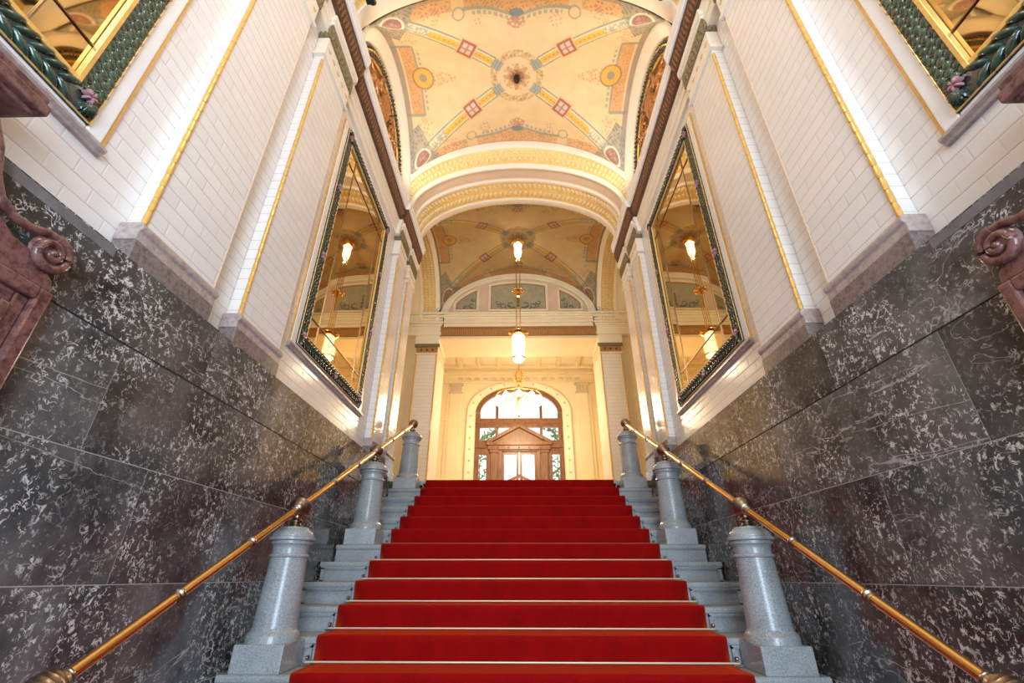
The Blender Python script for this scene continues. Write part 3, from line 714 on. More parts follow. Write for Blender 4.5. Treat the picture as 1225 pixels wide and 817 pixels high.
# ------------------------------------------------------------------ mirrors
def make_mirror(s, y0, y1, z0, z1, label, detail):
    """outer frame y0..y1, z0..z1"""
    r = thing('wall_mirror', label, 'mirror', (s*WX, (y0+y1)/2, z0), 'tall gold-toned mirrors in green ceramic frames')
    def frame(b, o, w, xa, xb, wz=None):
        oz = o if o < .02 else o-.065; wz = wz or w
        b.box(s*xa, s*xb, y0+o, y0+o+w, z0+oz, z1-oz); b.box(s*xa, s*xb, y1-o-w, y1-o, z0+oz, z1-oz)
        b.box(s*xa, s*xb, y0+o+w, y1-o-w, z0+oz, z0+oz+wz); b.box(s*xa, s*xb, y0+o+w, y1-o-w, z1-oz-wz, z1-oz)
    b = MB(); frame(b, 0, .018, 1.952, WX-.001); local(b.build('gold_edging', M['goldglaze'], None), r)
    b = MB(); frame(b, .0181, .085, 1.945, WX-.001, .020); local(b.build('white_border', M['white'], None, bevel=.008), r)
    b = MB(); frame(b, .103, .135, 1.938, WX-.001); gf = local(b.build('green_frame', M['greend'], None), r)
    b = MB(); frame(b, .103, .006, 1.930, 1.94); frame(b, .222, .024, 1.925, 1.955) if detail else frame(b, .234, .012, 1.932, 1.955); local(b.build('gilt_fillet', M['goldtint'] if not detail else M['goldglaze'], None, bevel=.003), r)
    # ceramic scales up the sides, leaves along top and bottom
    ZB, ZU = z0+.038, z1-.038          # outer edges of the green band
    b = MB(); rim = MB(); zz = ZB+.15; j = 0
    while zz < ZU-.15:
        for yy0 in (y0+.103, y1-.238):
            for i in range(3):
                cy = yy0 + .022 + .041*i + (.010 if j % 2 else 0)
                b.dome((s*1.939, cy, zz), (-s, 0, .12), (0, 0, 1), .031, .0255, .011, 12)
                if detail and zz < z0+1.6:
                    rim.path([(s*1.932, cy+.0225*math.sin(q), zz-.027*math.cos(q)) for q in (-1.9, -1.4, -.9, -.4, 0, .4, .9, 1.4, 1.9)], .0026, 5)
        zz += .043; j += 1
    yy = y0+.20
    while yy < y1-.2:
        for zc in (ZB+.0675, ZU-.0675):
            for q in (-1, 1):
                b.dome((s*1.939, yy, zc+q*.034), (-s, 0, 0), (0, 1, q*.75), .055, .019, .022, 10)
        yy += .062
    for cy, sy in ((y0+.17, 1), (y1-.17, -1)):
        for cz, sz in ((ZB+.067, 1), (ZU-.067, -1)):
            for k in range(7):
                a = -.2 + k*.32
                d = Vector((0, -sy*math.cos(a)*.03, -sz*math.sin(a)*.03))
                b.dome(Vector((s*1.936, cy, cz))+d, (-s, 0, 0), d, .034, .013, .030, 8)
    sub(b.build('green_leaves', M['green' if detail else 'greenk'], None, smooth=True), gf)
    if rim.v: sub(rim.build('scale_rims', M['greenl'], None, smooth=True), gf)
    fl = [(cy, cz, .020) for cy in (y0+.17, y1-.17) for cz in (ZB+.105, ZU-.105)] + [(cy, z0+(z1-z0)*f, .022) for f in (.36, .68) for cy in (y0+.17, y1-.17)]
    fl += [((y0+y1)/2, ZB+.067, .022)]
    for cy, cz, rr_ in fl:
        b = MB()
        for k in range(6): b.dome((s*1.932, cy+.9*rr_*math.cos(k*1.047), cz+.9*rr_*math.sin(k*1.047)), (-s, 0, 0), (0, math.cos(k*1.047), math.sin(k*1.047)), rr_, .010, .026, 6)
        sub(b.build('pink_flower', M['pink'], None, smooth=True), gf)
    # glass: centre pane and bevelled border strips
    g0, g1, h0, h1 = y0+.246, y1-.246, z0+.181, z1-.181; w = .215; x = 1.956
    b = MB(); b.box(s*x, s*(x+.006), g0+w, g1-w, h0+w, h1-w); local(b.build('mirror_pane', M['mirror'], None), r)
    def strip(q):
        b = MB(); vs_ = q + [(p[0]+s*.006, p[1], p[2]) for p in q]
        b.add(vs_, [(0, 1, 2, 3), (7, 6, 5, 4), (0, 4, 5, 1), (1, 5, 6, 2), (2, 6, 7, 3), (3, 7, 4, 0)])
        local(b.build('border_pane', M['mirror2'], None), r)
    e = .0035; X0 = s*(x-.001); X1 = s*(x-.001+e)
    strip([(X1, g0, h0+w), (X0, g0+w, h0+w), (X0, g0+w, h1-w), (X1, g0, h1-w)])
    strip([(X1, g1, h0+w), (X1, g1, h1-w), (X0, g1-w, h1-w), (X0, g1-w, h0+w)])
    strip([(X1, g0+w, h0), (X1, g1-w, h0), (X0, g1-w, h0+w), (X0, g0+w, h0+w)])
    strip([(X1, g0+w, h1), (X0, g0+w, h1-w), (X0, g1-w, h1-w), (X1, g1-w, h1)])
    for (a, c) in ((g0, g0+w), (g1-w, g1)):
        for (d, f) in ((h0, h0+w), (h1-w, h1)):
            b = MB(); b.box(s*x, s*(x+.006), a, c, d, f); local(b.build('corner_pane', M['mirror2'], None), r)
    b = MB(); t = .0035
    for yy in (g0+w, g1-w): b.box(s*(x-.008), s*x, yy-t, yy+t, h0, h1)
    for zz in (h0+w, h1-w): b.box(s*(x-.0075), s*x, g0, g1, zz-t, zz+t)
    local(b.build('glazing_strip', M['bronze'], None), r)
    # lavender marble sill under the frame
    b = MB(); b.prism([(s*(WX-.001), z0-.001), (s*1.925, z0-.001), (s*1.925, z0-.014), (s*1.94, z0-.028), (s*1.945, z0-.040), (s*(WX-.001), z0-.043)], 'y', y0-.005, y1+.005)
    local(b.build('sill', M['purple_l'], None), r)
for s, nm in ((-1, 'left'), (1, 'right')):
    make_mirror(s, 3.37, 5.31, 1.772, 4.66, 'tall framed mirror on the %s wall, seen whole beside the upper stairs' % nm, False)
    make_mirror(s, -.51, 1.435, 1.772, 4.66, 'large mirror in the upper %s corner, only its lower corner in view' % nm, True)

# ------------------------------------------------------------------ red marble aedicules near the camera
def aedicule(s, nm):
    r = thing('marble_plaque', 'red-brown marble plaque with a scrolled crest, cut off at the %s edge' % nm, 'plaque', (s*MX, .55, -.4), 'scrolled red marble plaques')
    yc = .50; a = .915
    b = MB()
    # outer moulded frame
    for (o, w, xa) in ((0, .05, 1.765), (.05, .05, 1.785), (.10, .035, 1.775)):
        y0, y1, z0, z1 = yc-a+o, yc+a-o, -.40+o, .95-o
        b.box(s*xa, s*(MX-.003), y0, y0+w, z0, z1); b.box(s*xa, s*(MX-.003), y1-w, y1, z0, z1)
        b.box(s*xa, s*(MX-.003), y0+w, y1-w, z0, z0+w); b.box(s*xa, s*(MX-.003), y0+w, y1-w, z1-w, z1)
    local(b.build('frame', M['redmarble'], None, bevel=.008), r)
    b = MB(); b.box(s*1.80, s*(MX-.003), yc-a+.13, yc+a-.13, -.27, .82); local(b.build('panel', M['redmarble'], None), r)
    # crest outline
    half = [(a-.005, .955), (a-.01, 1.0), (a-.06, 1.03), (a-.08, 1.05), (.80, 1.06), (.72, 1.07), (.63, 1.12), (.57, 1.20), (.53, 1.30), (.48, 1.38), (.36, 1.44), (.2, 1.47)]
    poly = [(yc+y, z) for y, z in half] + [(yc-y, z) for y, z in half[::-1]]
    b = MB(); b.prism(poly, 'x', s*1.785, s*(MX-.003)); 
    local(b.build('crest', M['redmarble'], None, bevel=.006), r)
    b = MB(); b.box(s*1.75, s*(WX-.003), yc-.58, yc+.58, 1.515, 1.56); b.box(s*1.775, s*(WX-.003), yc-.56, yc+.56, 1.495, 1.515)
    b.box(s*1.765, s*(WX-.003), yc-.57, yc+.57, 1.56, 1.60)
    local(b.build('cap', M['redmarble'], None, bevel=.006), r)
    for q in (-1, 1):
        b = MB(); cy, cz = yc+q*(a-.075), 1.085
        pts = []
        for k in range(46):
            t = k/45; an = PI/2 - t*3.3*PI; R_ = .074*(1-.80*t)
            pts.append((s*(1.782-.018*t), cy+q*R_*math.cos(an), cz+R_*math.sin(an)))
        b.path(pts, .021, 10, lambda t: 1-.45*t); b.dome((s*1.79, cy, cz), (-s, 0, 0), (0, 1, 0), .07, .07, .02, 16)
        b.dome((s*1.77, cy, cz), (-s, 0, 0), (0, 1, 0), .016, .016, .02, 10)
        # sweeping roll from volute up to the cap
        sw = [(s*1.785, yc+q*y, z) for y, z in ((a-.075, 1.158), (.80, 1.155), (.74, 1.13), (.68, 1.13), (.62, 1.16), (.575, 1.22), (.54, 1.31), (.48, 1.39), (.36, 1.45), (.2, 1.475))]
        b.path(sw, .017, 10)
        local(b.build('volute', M['redmarble'], None, smooth=True), r)
for s, nm in ((-1, 'left'), (1, 'right')): aedicule(s, nm)

# ------------------------------------------------------------------ crossing on the landing (beyond the stairs)
YP = 9.5
b = MB(); b.box(-4.6, 4.6, YL+.05, 13.2, ZL-.30, ZL-.012); struct(b.build('floor_landing', M['floor']))
# end faces of the stair hall walls and the side arms of the crossing
for s, nm in ((-1, 'left'), (1, 'right')):
    b = MB(); b.box(s*WX, s*2.4, 6.66, 6.74, ZL-.02, 5.46); b.box(s*2.4, s*4.6, 6.60, 6.74, ZL-.02, 5.6)
    struct(b.build('wall_%s_return' % nm, M['cream_l']))
    b = MB(); b.box(s*4.5, s*4.7, 6.6, 13.2, ZL-.02, 5.6); struct(b.build('wall_%s_far' % nm, M['cream']))
    b = MB(); b.box(s*2.80, s*4.7, 6.6, 9.6, 5.5, 5.62); struct(b.build('ceiling_arm_%s' % nm, M['cream_l']))
    # lateral arch: gilded soffit and white edge
    r = thing('side_arch', 'gilded lateral arch over the %s opening of the upper landing' % nm, 'arch', (s*1.95, 8.12, 5.48), 'gilded lateral arches of the landing')
    def lring(b, prof, n=56):
        m = len(prof); vs_ = []
        for i in range(n+1):
            t = PI*i/n
            for (x, a, h) in prof: vs_.append((s*x, 8.125+a*math.cos(t), 5.48+h*math.sin(t)))
        b.add(vs_, [(i*m+j, i*m+j+1, (i+1)*m+j+1, (i+1)*m+j) for i in range(n) for j in range(m-1)])
    b = MB(); lring(b, [(1.97, 1.42, 1.42), (1.93, 1.39, 1.38), (1.92, 1.36, 1.34), (1.95, 1.315, 1.29), (2.02, 1.305, 1.28)]); lring(b, [(2.33, 1.315, 1.29), (2.35, 1.29, 1.27), (2.40, 1.29, 1.27), (2.41, 1.31, 1.285), (2.80, 1.31, 1.285), (2.80, 1.5, 1.5)])
    local(b.build('white_edge', M['cream_l'], None, smooth=True), r)
    b = MB(); lring(b, [(2.02, 1.305, 1.28), (2.03, 1.325, 1.30), (2.32, 1.325, 1.30), (2.33, 1.315, 1.29)]); local(b.build('gilded_soffit', M['goldtint'], None, smooth=True), r)
    b = MB()
    for i in range(64):
        t = .04+(PI-.08)*(i+.5)/64
        for x in (2.08, 2.17, 2.26):
            b.dome((s*x, 8.125+1.32*math.cos(t), 5.48+1.295*math.sin(t)), (0, -math.cos(t), -math.sin(t)), (0, -math.sin(t), math.cos(t)), .022, .034, .02, 6)
    local(b.build('scale_relief', M['gildcream'], None, smooth=True), r)
    # wall above the lateral arch
    b = MB(); n = 32; vs_ = []
    for i in range(n+1):
        t = PI*i/n; vs_ += [(s*2.82, 8.125+1.30*math.cos(t), 5.48+1.28*math.sin(t)), (s*2.82, 8.125+1.5*math.cos(t), 7.3)]
    b.add(vs_, [(2*i, 2*i+1, 2*i+3, 2*i+2) for i in range(n)]); b.box(s*2.9, s*3.0, 6.6, 9.7, 5.5, 7.4)
    struct(b.build('wall_%s_spandrel' % nm, M['cream']))

# far portal: piers, cornice, tympanum
def zy(v): return v
for s, nm in ((-1, 'left'), (1, 'right')):
    r = thing('portal_pier', 'pale tiled pier with a studded capital on the %s side of the far portal' % nm, 'pier', (s*2.15, YP, ZL), 'piers of the far portal')
    b = MB(); b.box(s*1.925, s*2.40, YP+.02, YP+.95, ZL-.01, 4.62); local(b.build('shaft', M['tile_x'], None), r)
    b = MB(); b.box(s*1.90, s*1.925, YP+.012, YP+.95, ZL-.01, 4.62); local(b.build('inner_face', M['cream_l'], None), r)
    for x in (1.925, 2.395):
        b = MB(); b.lathe([(.016, ZL), (.016, 4.62)], s*x, YP+.018, 10); local(b.build('corner_bead', M['goldglaze'], None, smooth=True), r)
    b = MB(); b.box(s*1.88, s*2.43, YP-.01, YP+.96, 4.62, 4.66); b.box(s*1.87, s*2.44, YP-.02, YP+.97, 4.84, 4.88); 
    b.box(s*1.90, s*2.42, YP+.0, YP+.95, 4.66, 4.84); cp = local(b.build('capital', M['cream'], None, bevel=.006), r)
    b = MB(); b.box(s*1.905, s*2.41, YP-.008, YP+.02, 4.665, 4.80); sub(b.build('capital_band', M['brownl'], None), cp)
    b = MB(); b.box(s*1.86, s*2.45, YP-.035, YP-.01, 4.80, 4.88); sub(b.build('abacus', M['capg'], None), cp)
    b = MB()
    for x in (2.02, 2.155, 2.29): b.dome((s*x, YP-.008, 4.73), (0, -1, 0), (1, 0, 0), .026, .026, .025, 10)
    sub(b.build('capital_studs', M['brownd'], None, smooth=True), cp)
    b = MB(); b.box(s*1.89, s*2.46, YP-.0, YP+.95, 4.88, 5.12); b.box(s*1.86, s*2.80, YP-.03, YP+.95, 5.12, 5.20)
    b.box(s*1.875, s*2.80, YP-.015, YP+.95, 5.20, 5.36)
    for zz, pj in ((5.36, .03), (5.42, .06), (5.50, .04), (5.58, .08), (5.65, .11)): b.box(s*(1.875-pj), s*2.80, YP-.015-pj, YP+.95, zz, zz+.055)
    local(b.build('impost_blocks', M['cream_l'], None, bevel=.006), r)
    # wall beside the pier, closing the side arm
    b = MB(); b.box(s*2.40, s*4.6, YP+.12, YP+.3, ZL-.02, 5.6); struct(b.build('wall_%s_portal' % nm, M['cream']))
r = thing('portal_cornice', 'cream cornice with a brown fringe band over the far portal', 'cornice', (0, YP, 5.04))
b = MB(); b.box(-1.90, 1.90, YP+.02, YP+1.05, 5.04, 5.10); b.box(-1.9, 1.9, YP+.04, YP+1.05, 5.10, 5.30)
local(b.build('lintel', M['cream'], None), r)
b = MB(); b.box(-1.88, 1.88, YP-.01, YP+.04, 5.115, 5.33); local(b.build('fringe_ground', M['brownl'], None), r)
b = MB(); n = 84
for i in range(n):
    x = -1.86 + 3.72*(i+.5)/n; b.dome((x, YP-.01, 5.205), (0, -1, 0), (0, 0, 1), .085, .013, .018, 6)
for i in range(n*2):
    x = -1.86 + 3.72*(i+.5)/n/2; b.box(x-.006, x+.006, YP-.04, YP-.01, 5.305, 5.33)
local(b.build('fringe', M['fringe'], None, smooth=True), r)
b = MB()
for zz, h_, pj in ((5.335, .05, .05), (5.385, .04, .03), (5.425, .06, .09), (5.485, .05, .06), (5.535, .055, .07), (5.59, .05, .11), (5.64, .05, .14)): b.box(-1.80, 1.80, YP-pj, YP+.3, zz, zz+h_)
local(b.build('mouldings', M['cream_l'], None, bevel=.006), r)
t = thing('arched_tympanum', 'semi-elliptical plaster tympanum with three painted panels at the far end', 'tympanum', (0, YP, 5.69))
n = 60; aT, hT, zT = 1.90, 1.23, 5.69
b = MB(); b.prism([(aT*1.03*math.cos(PI*i/n), zT+hT*1.03*math.sin(PI*i/n)) for i in range(n+1)], 'y', YP+.04, YP+.16); local(b.build('field', M['rose'], None), t)
def band(b, pts, w, y0, y1, closed=True):
    """moulding strip following a polyline in the xz plane, w inwards"""
    P_ = [Vector((p[0], p[1])) for p in pts]; n = len(P_); inn = []
    for i in range(n):
        a = P_[(i-1) % n] if (closed or i) else P_[i]; c = P_[(i+1) % n] if (closed or i < n-1) else P_[i]
        d1 = (P_[i]-a); d2 = (c-P_[i])
        if d1.length < 1e-6: d1 = d2
        if d2.length < 1e-6: d2 = d1
        d1.normalize(); d2.normalize(); n1 = Vector((-d1.y, d1.x)); n2 = Vector((-d2.y, d2.x)); nn = (n1+n2)
        nn = nn/max(.3, nn.dot(n1)) if nn.length > 1e-6 else n1
        inn.append(P_[i]+nn*w)
    vs_ = [(p.x, y0, p.y) for p in P_]+[(p.x, y0, p.y) for p in inn]+[(p.x, y1, p.y) for p in P_]+[(p.x, y1, p.y) for p in inn]
    fs = []
    for i in range(n if closed else n-1):
        j = (i+1) % n
        fs += [(i, j, n+j, n+i), (i, 2*n+i, 2*n+j, j), (n+i, n+j, 3*n+j, 3*n+i)]
    b.add(vs_, fs); return inn
b = MB(); arc = [(aT*math.cos(PI*i/n), zT+hT*math.sin(PI*i/n)) for i in range(n+1)]
band(b, arc, .12, YP-.02, YP+.05, False); band(b, [(p[0]*.94, zT+(p[1]-zT)*.91) for p in arc], .06, YP+.0, YP+.05, False)
local(b.build('arch_band', M['cream_l'], None), t)
def topz(x, f=.80): return zT + hT*f*math.sqrt(max(0, 1-(x/(aT*.90))**2))
def panel(xa, xb, label=None):
    N = 16; pts = [(xa, zT+.10), (xb, zT+.10)]
    for i in range(N+1):
        x = xb + (xa-xb)*i/N; pts.append((x, max(zT+.105, topz(x))))
    # anticlockwise
    b = MB(); i1 = band(b, pts, .055, YP-.0, YP+.045); local(b.build('panel_frame', M['cream_l'], None), t)
    b = MB(); i2 = band(b, [(p.x, p.y) for p in i1], .022, YP+.022, YP+.042); 
    local(b.build('brown_edging', M['brownl'], None), t)
    b = MB(); b.prism([(p.x, p.y) for p in i1], 'y', YP+.032, YP+.045); pn = local(b.build('painted_panel', M['relief'], None), t)
    return pn
panel(-.74, .74)
panel(.98, 1.60); panel(-1.60, -.98)
b = MB(); yv = YP+.028
for q in (-1, 1):
    for (cx, cz, R_, a0, a1) in ((.18, zT+.30, .10, -2.5, 2.5), (.36, zT+.26, .08, -.5, 4.5), (.50, zT+.36, .07, -3.2, 1.8), (1.16, zT+.28, .07, -2, 3), (1.30, zT+.22, .05, -.5, 4), (1.13, zT+.45, .05, -3, 2)):
        b.path([(q*(cx+R_*(1-.5*k/16)*math.cos(a0+(a1-a0)*k/16)), yv, cz+R_*(1-.5*k/16)*math.sin(a0+(a1-a0)*k/16)) for k in range(17)], .013, 6, lambda t: 1.2-.5*t)
    for k in range(5): b.dome((q*(.10+.10*k), yv, zT+.22+.03*math.sin(k*2)), (0, -1, 0), (q, 0, .6), .045, .016, .012, 6)
for k in range(4): b.dome((0, yv, zT+.28+.1*k), (0, -1, 0), (0, 0, 1), .05, .035-.006*k, .014, 8)
local(b.build('painted_scrolls', M['reliefd'], None, smooth=True), t)
b = MB(); b.box(-2.4, 2.4, YP+.16, YP+.3, 5.6, 7.4); struct(b.build('wall_portal_upper', M['cream']))

# ------------------------------------------------------------------ far room
YD = 13.0; ZC = 5.80
for s, nm in ((-1, 'left'), (1, 'right')):
    b = MB(); b.box(s*2.55, s*2.7, YP+.95, YD, ZL-.02, ZC); struct(b.build('wall_%s_hall' % nm, M['cream']))
b = MB(); b.box(-2.7, 2.7, YP+.3, YD, ZC, ZC+.1); struct(b.build('ceiling_hall', M['cream_l']))
cb = thing('coffer_beams', 'cream moulded beams dividing the flat ceiling above the far doorway', 'ceiling beams', (0, 12, ZC))
for i in range(9):
    x = -2.4 + .60*i
    b = MB(); b.box(x-.05, x+.05, YP+.4, YD-.15, ZC-.09, ZC-.001); b.box(x-.085, x+.085, YP+.4, YD-.15, ZC-.03, ZC-.001)
    local(b.build('beam', M['cream'], None, bevel=.008), cb)
for y in (11.2, 12.75):
    b = MB(); b.box(-2.5, 2.5, y-.06, y+.06, ZC-.10, ZC-.001); local(b.build('cross_beam', M['cream'], None, bevel=.008), cb)
# end wall with an arched opening
hw, zs, zc_ = 1.30, 4.36, 5.19
def arcp(a, h, z, n=28, y=None): return [(a*math.cos(PI*i/n), z+h*math.sin(PI*i/n)) for i in range(n+1)]
b = MB(); inn = arcp(hw, zc_-zs, zs); n = len(inn)
b.box(-2.7, -hw, YD, YD+.25, ZL-.05, zs); b.box(hw, 2.7, YD, YD+.25, ZL-.05, zs)
vs_ = [(x, YD, z) for x, z in inn] + [(x*2.7/hw if False else (2.7 if i < n/2 else -2.7) if i in (0, n-1) else x*2.0, YD, ZC) for i, (x, z) in enumerate(inn)]
fs = [(i, i+1, n+i+1, n+i) for i in range(n-1)]
b.add(vs_, fs); b.add([(v[0], YD+.25, v[2]) for v in vs_], fs)
b.add([(2.7, YD, zs), (hw, YD, zs), (2.7, YD, ZC)], [(0, 1, 2)]); b.add([(-2.7, YD, zs), (-hw, YD, zs), (-2.7, YD, ZC)], [(0, 1, 2)])
struct(b.build('wall_end', M['cream']))
en = thing('hall_entablature', 'cream wall entablature with palmette frieze above the arched oak door', 'entablature', (0, YD, 5.3))
b = MB(); b.box(-2.55, 2.55, YD-.10, YD-.001, 5.62, 5.79); b.box(-2.55, 2.55, YD-.05, YD-.001, 5.30, 5.36); b.box(-2.55, 2.55, YD-.07, YD-.001, 5.58, 5.62)
local(b.build('mouldings', M['cream'], None, bevel=.008), en)
b = MB()
for i in range(-7, 8):
    for k in range(-2, 3): b.dome((i*.26+.03*k, YD-.001, 5.45+.02*(2-abs(k))), (0, -1, 0), (.35*k, 0, 1), .045 if i % 2 else .03, .012, .02, 6)
local(b.build('palmettes', M['drab'], None, smooth=True), en)
for s, nm in ((-1, 'left'), (1, 'right')):
    p = thing('wall_pilaster', 'cream panelled pilaster to the %s of the arched oak door' % nm, 'pilaster', (s*1.9, YD, ZL), 'cream pilasters of the far wall')
    b = MB(); b.box(s*1.74, s*2.10, YD-.06, YD-.001, ZL-.01, 4.95); b.box(s*1.66, s*2.20, YD-.03, YD-.001, ZL-.01, 4.95)
    b.box(s*1.58, s*2.5, YD-.025, YD-.001, 4.10, 4.18); b.box(s*2.24, s*2.5, YD-.025, YD-.001, 1.3, 4.0)
    local(b.build('shaft', M['cream'], None, bevel=.006), p)
    b = MB(); b.box(s*1.72, s*2.12, YD-.08, YD-.001, 4.95, 5.0); b.box(s*1.70, s*2.14, YD-.09, YD-.001, 5.22, 5.29); b.box(s*1.76, s*2.08, YD-.065, YD-.001, 5.0, 5.22)
    for k in range(5): b.dome((s*(1.79+.065*k), YD-.065, 5.11), (0, -1, 0), (0, 0, 1), .09, .024, .025, 6)
    local(b.build('capital', M['drab'], None, smooth=False), p)
# plaster surround
su = thing('door_surround', 'pale cream arched surround with small rosettes framing the oak door', 'door surround', (0, YD, ZL))
b = MB(); outer = [(1.55, ZL)] + arcp(1.55, 5.34-zs, zs) + [(-1.55, ZL)]; innr = [(hw+.02, ZL)] + arcp(hw+.02, zc_+.01-zs, zs) + [(-hw-.02, ZL)]
n = len(outer)
b.add([(x, YD-.07, z) for x, z in outer]+[(x, YD-.07, z) for x, z in innr]+[(x, YD, z) for x, z in outer]+[(x, YD, z) for x, z in innr],
      [f for i in range(n-1) for f in ((i, i+1, n+i+1, n+i), (i, 2*n+i, 2*n+i+1, i+1), (n+i, n+i+1, 3*n+i+1, 3*n+i))])
local(b.build('band', M['cream_l'], None), su)
b = MB()
for s in (-1, 1):
    for k in range(9): b.dome((s*1.435, YD-.07, 1.6+.33*k), (0, -1, 0), (1, 0, 0), .035, .035, .015, 8)
for k in range(1, 10): a = PI*k/10; b.dome((1.44*math.cos(a), YD-.07, zs+.92*math.sin(a)), (0, -1, 0), (1, 0, 0), .035, .035, .015, 8)
local(b.build('rosettes', M['drab'], None, smooth=True), su)
# oak door
d = bpy.data.objects.new('door_1', None); C.objects.link(d); d.location = (0, YD, ZL); struct(d)
DY = YD+.06
def ob(name, mat, fn, bevel=.006, **kw):
    b = MB(); fn(b); return local(b.build(name, M[mat], None, bevel=bevel, **kw), d)
def f_(b):
    o_ = arcp(hw+.02, zc_-zs+.01, zs); i_ = arcp(hw-.13, zc_-zs-.13, zs); n = len(o_)
    b.add([(x, DY-.02, z) for x, z in o_]+[(x, DY-.02, z) for x, z in i_]+[(x, DY+.1, z) for x, z in o_]+[(x, DY+.1, z) for x, z in i_],
          [f for i in range(n-1) for f in ((i, i+1, n+i+1, n+i), (n+i, n+i+1, 3*n+i+1, 3*n+i))])
    for s in (-1, 1):
        b.box(s*hw, s*(hw-.14), DY-.02, DY+.1, ZL, zs)           # outer stiles
        b.box(s*.70, s*.62, DY, DY+.08, 3.5, 5.02)                # lunette and transom mullions
    b.box(-hw, hw, DY-.04, DY+.1, 3.92, 4.19); b.box(-hw, hw, DY-.07, DY+.1, 4.02, 4.07); b.box(-hw, hw, DY-.06, DY+.1, 3.30, 3.52)
ob('frame', 'wood', f_)
def f_(b):
    for s in (-1, 1):
        b.box(s*1.22, s*1.16, DY, DY+.06, ZL, 3.4); b.box(s*.95, s*.55, DY-.02, DY+.08, ZL, 3.4)
        b.box(s*1.22, s*.9, DY, DY+.06, 3.12, 3.4); b.box(s*1.22, s*.9, DY, DY+.06, ZL, 2.1)
        b.box(s*.82, s*.64, DY-.07, DY, ZL, 3.22); b.box(s*.86, s*.60, DY-.09, DY, 3.16, 3.24)
        b.box(s*.60, s*.50, DY-.05, DY+.08, ZL, 3.22)
    b.box(-.60, .60, DY-.05, DY+.08, 3.20, 3.40)
ob('side_panels', 'wood', f_)
def f_(b):
    b.box(-.95, .95, DY-.16, DY, 3.36, 3.45); b.box(-.90, .90, DY-.11, DY, 3.24, 3.36)
    for k in range(-2, 3): b.dome((k*.3, DY-.11, 3.30), (0, -1, 0), (1, 0, 0), .03, .03, .02, 8)
    b.prism([(-.80, 3.45), (.80, 3.45), (0, 3.88)], 'y', DY-.07, DY)
    for s in (-1, 1):
        b.prism([(s*.95, 3.45), (s*.95, 3.49), (0, 3.99), (0, 3.89), (s*.80, 3.45)], 'y', DY-.17, DY)
ob('pediment', 'wood', f_)
for s in (-1, 1):
    def f_(b):
        x0, x1 = s*.015, s*.50
        b.box(x0, x0+s*.07, DY, DY+.05, ZL, 3.20); b.box(x1-s*.07, x1, DY, DY+.05, ZL, 3.20)
        b.box(x0+s*.07, x1-s*.07, DY, DY+.05, 3.12, 3.20); b.box(x0+s*.07, x1-s*.07, DY, DY+.05, ZL, 2.35)
    o = ob('door_leaf', 'wood', f_)
    def f_(b): b.box(s*.085, s*.43, DY+.02, DY+.03, 2.35, 3.12)
    sub(ob('leaf_glass', 'glass', f_, 0), o)
    def f_(b): b.box(s*1.16, s*.95, DY+.03, DY+.04, 2.1, 3.12)
    ob('sidelight_glass', 'glass', f_, 0)
def f_(b): b.box(-1.18, 1.18, DY+.03, DY+.04, 3.50, 3.94)
ob('transom_glass', 'glass', f_, 0)
def f_(b): b.prism([(x*.99, z) for x, z in arcp(hw-.12, zc_-zs-.12, zs)]+[(-1.16, 4.19), (1.16, 4.19)], 'y', DY+.03, DY+.04)
ob('lunette_glass', 'glass', f_, 0)
# outside: bright court with shrubs, porch gable
gs = thing('porch_gable', 'small reddish gabled wooden porch seen through the glass door', 'porch', (0, 15.4, ZL))
b = MB()
for s in (-1, 1):
    b.prism([(0, 3.0), (s*.62, 2.72), (s*.62, 2.62), (0, 2.90)], 'y', 15.3, 15.5); b.box(s*.60, s*.50, 15.35, 15.45, ZL, 2.66)
b.box(-.6, .6, 15.36, 15.44, 2.56, 2.64)
local(b.build('gable', M['redwood'], None), gs)
def shrub(x, y, z0, h_, label, sd):
    rnd = random.Random(sd); b = MB()
    for i in range(130):
        t = rnd.random(); a = rnd.random()*2*PI; R_ = .20*rnd.random()**.5
        c = Vector((x+R_*math.cos(a), y+R_*math.sin(a), z0+.3+t*h_))
        dr = Vector((rnd.uniform(-1, 1), rnd.uniform(-1, .3), rnd.uniform(-.2, 1))).normalized()
        b.dome(c, (rnd.uniform(-.5, .5), -1, rnd.uniform(-.5, .5)), dr, .085, .024, .008, 6)
    r = thing('potted_shrub', label, 'shrub', (x, y, z0), 'shrubs outside the far door')
    local(b.build('foliage', M['leafout'], None), r)
    b = MB(); b.tube((x, y, z0+.2), (x, y, z0+h_), .015, 6); local(b.build('stem', M['wood'], None), r)
    b = MB(); b.lathe([(.14, z0), (.20, z0+.34), (.17, z0+.33), (.16, z0+.28)], x, y, 16); local(b.build('pot', M['redmarble'], None), r)
shrub(-1.20, 13.9, ZL, 2.0, 'leafy green shrub outside the left side light of the oak door', 1)
shrub(1.18, 13.9, ZL, 2.0, 'leafy green shrub outside the right side light of the oak door', 2)
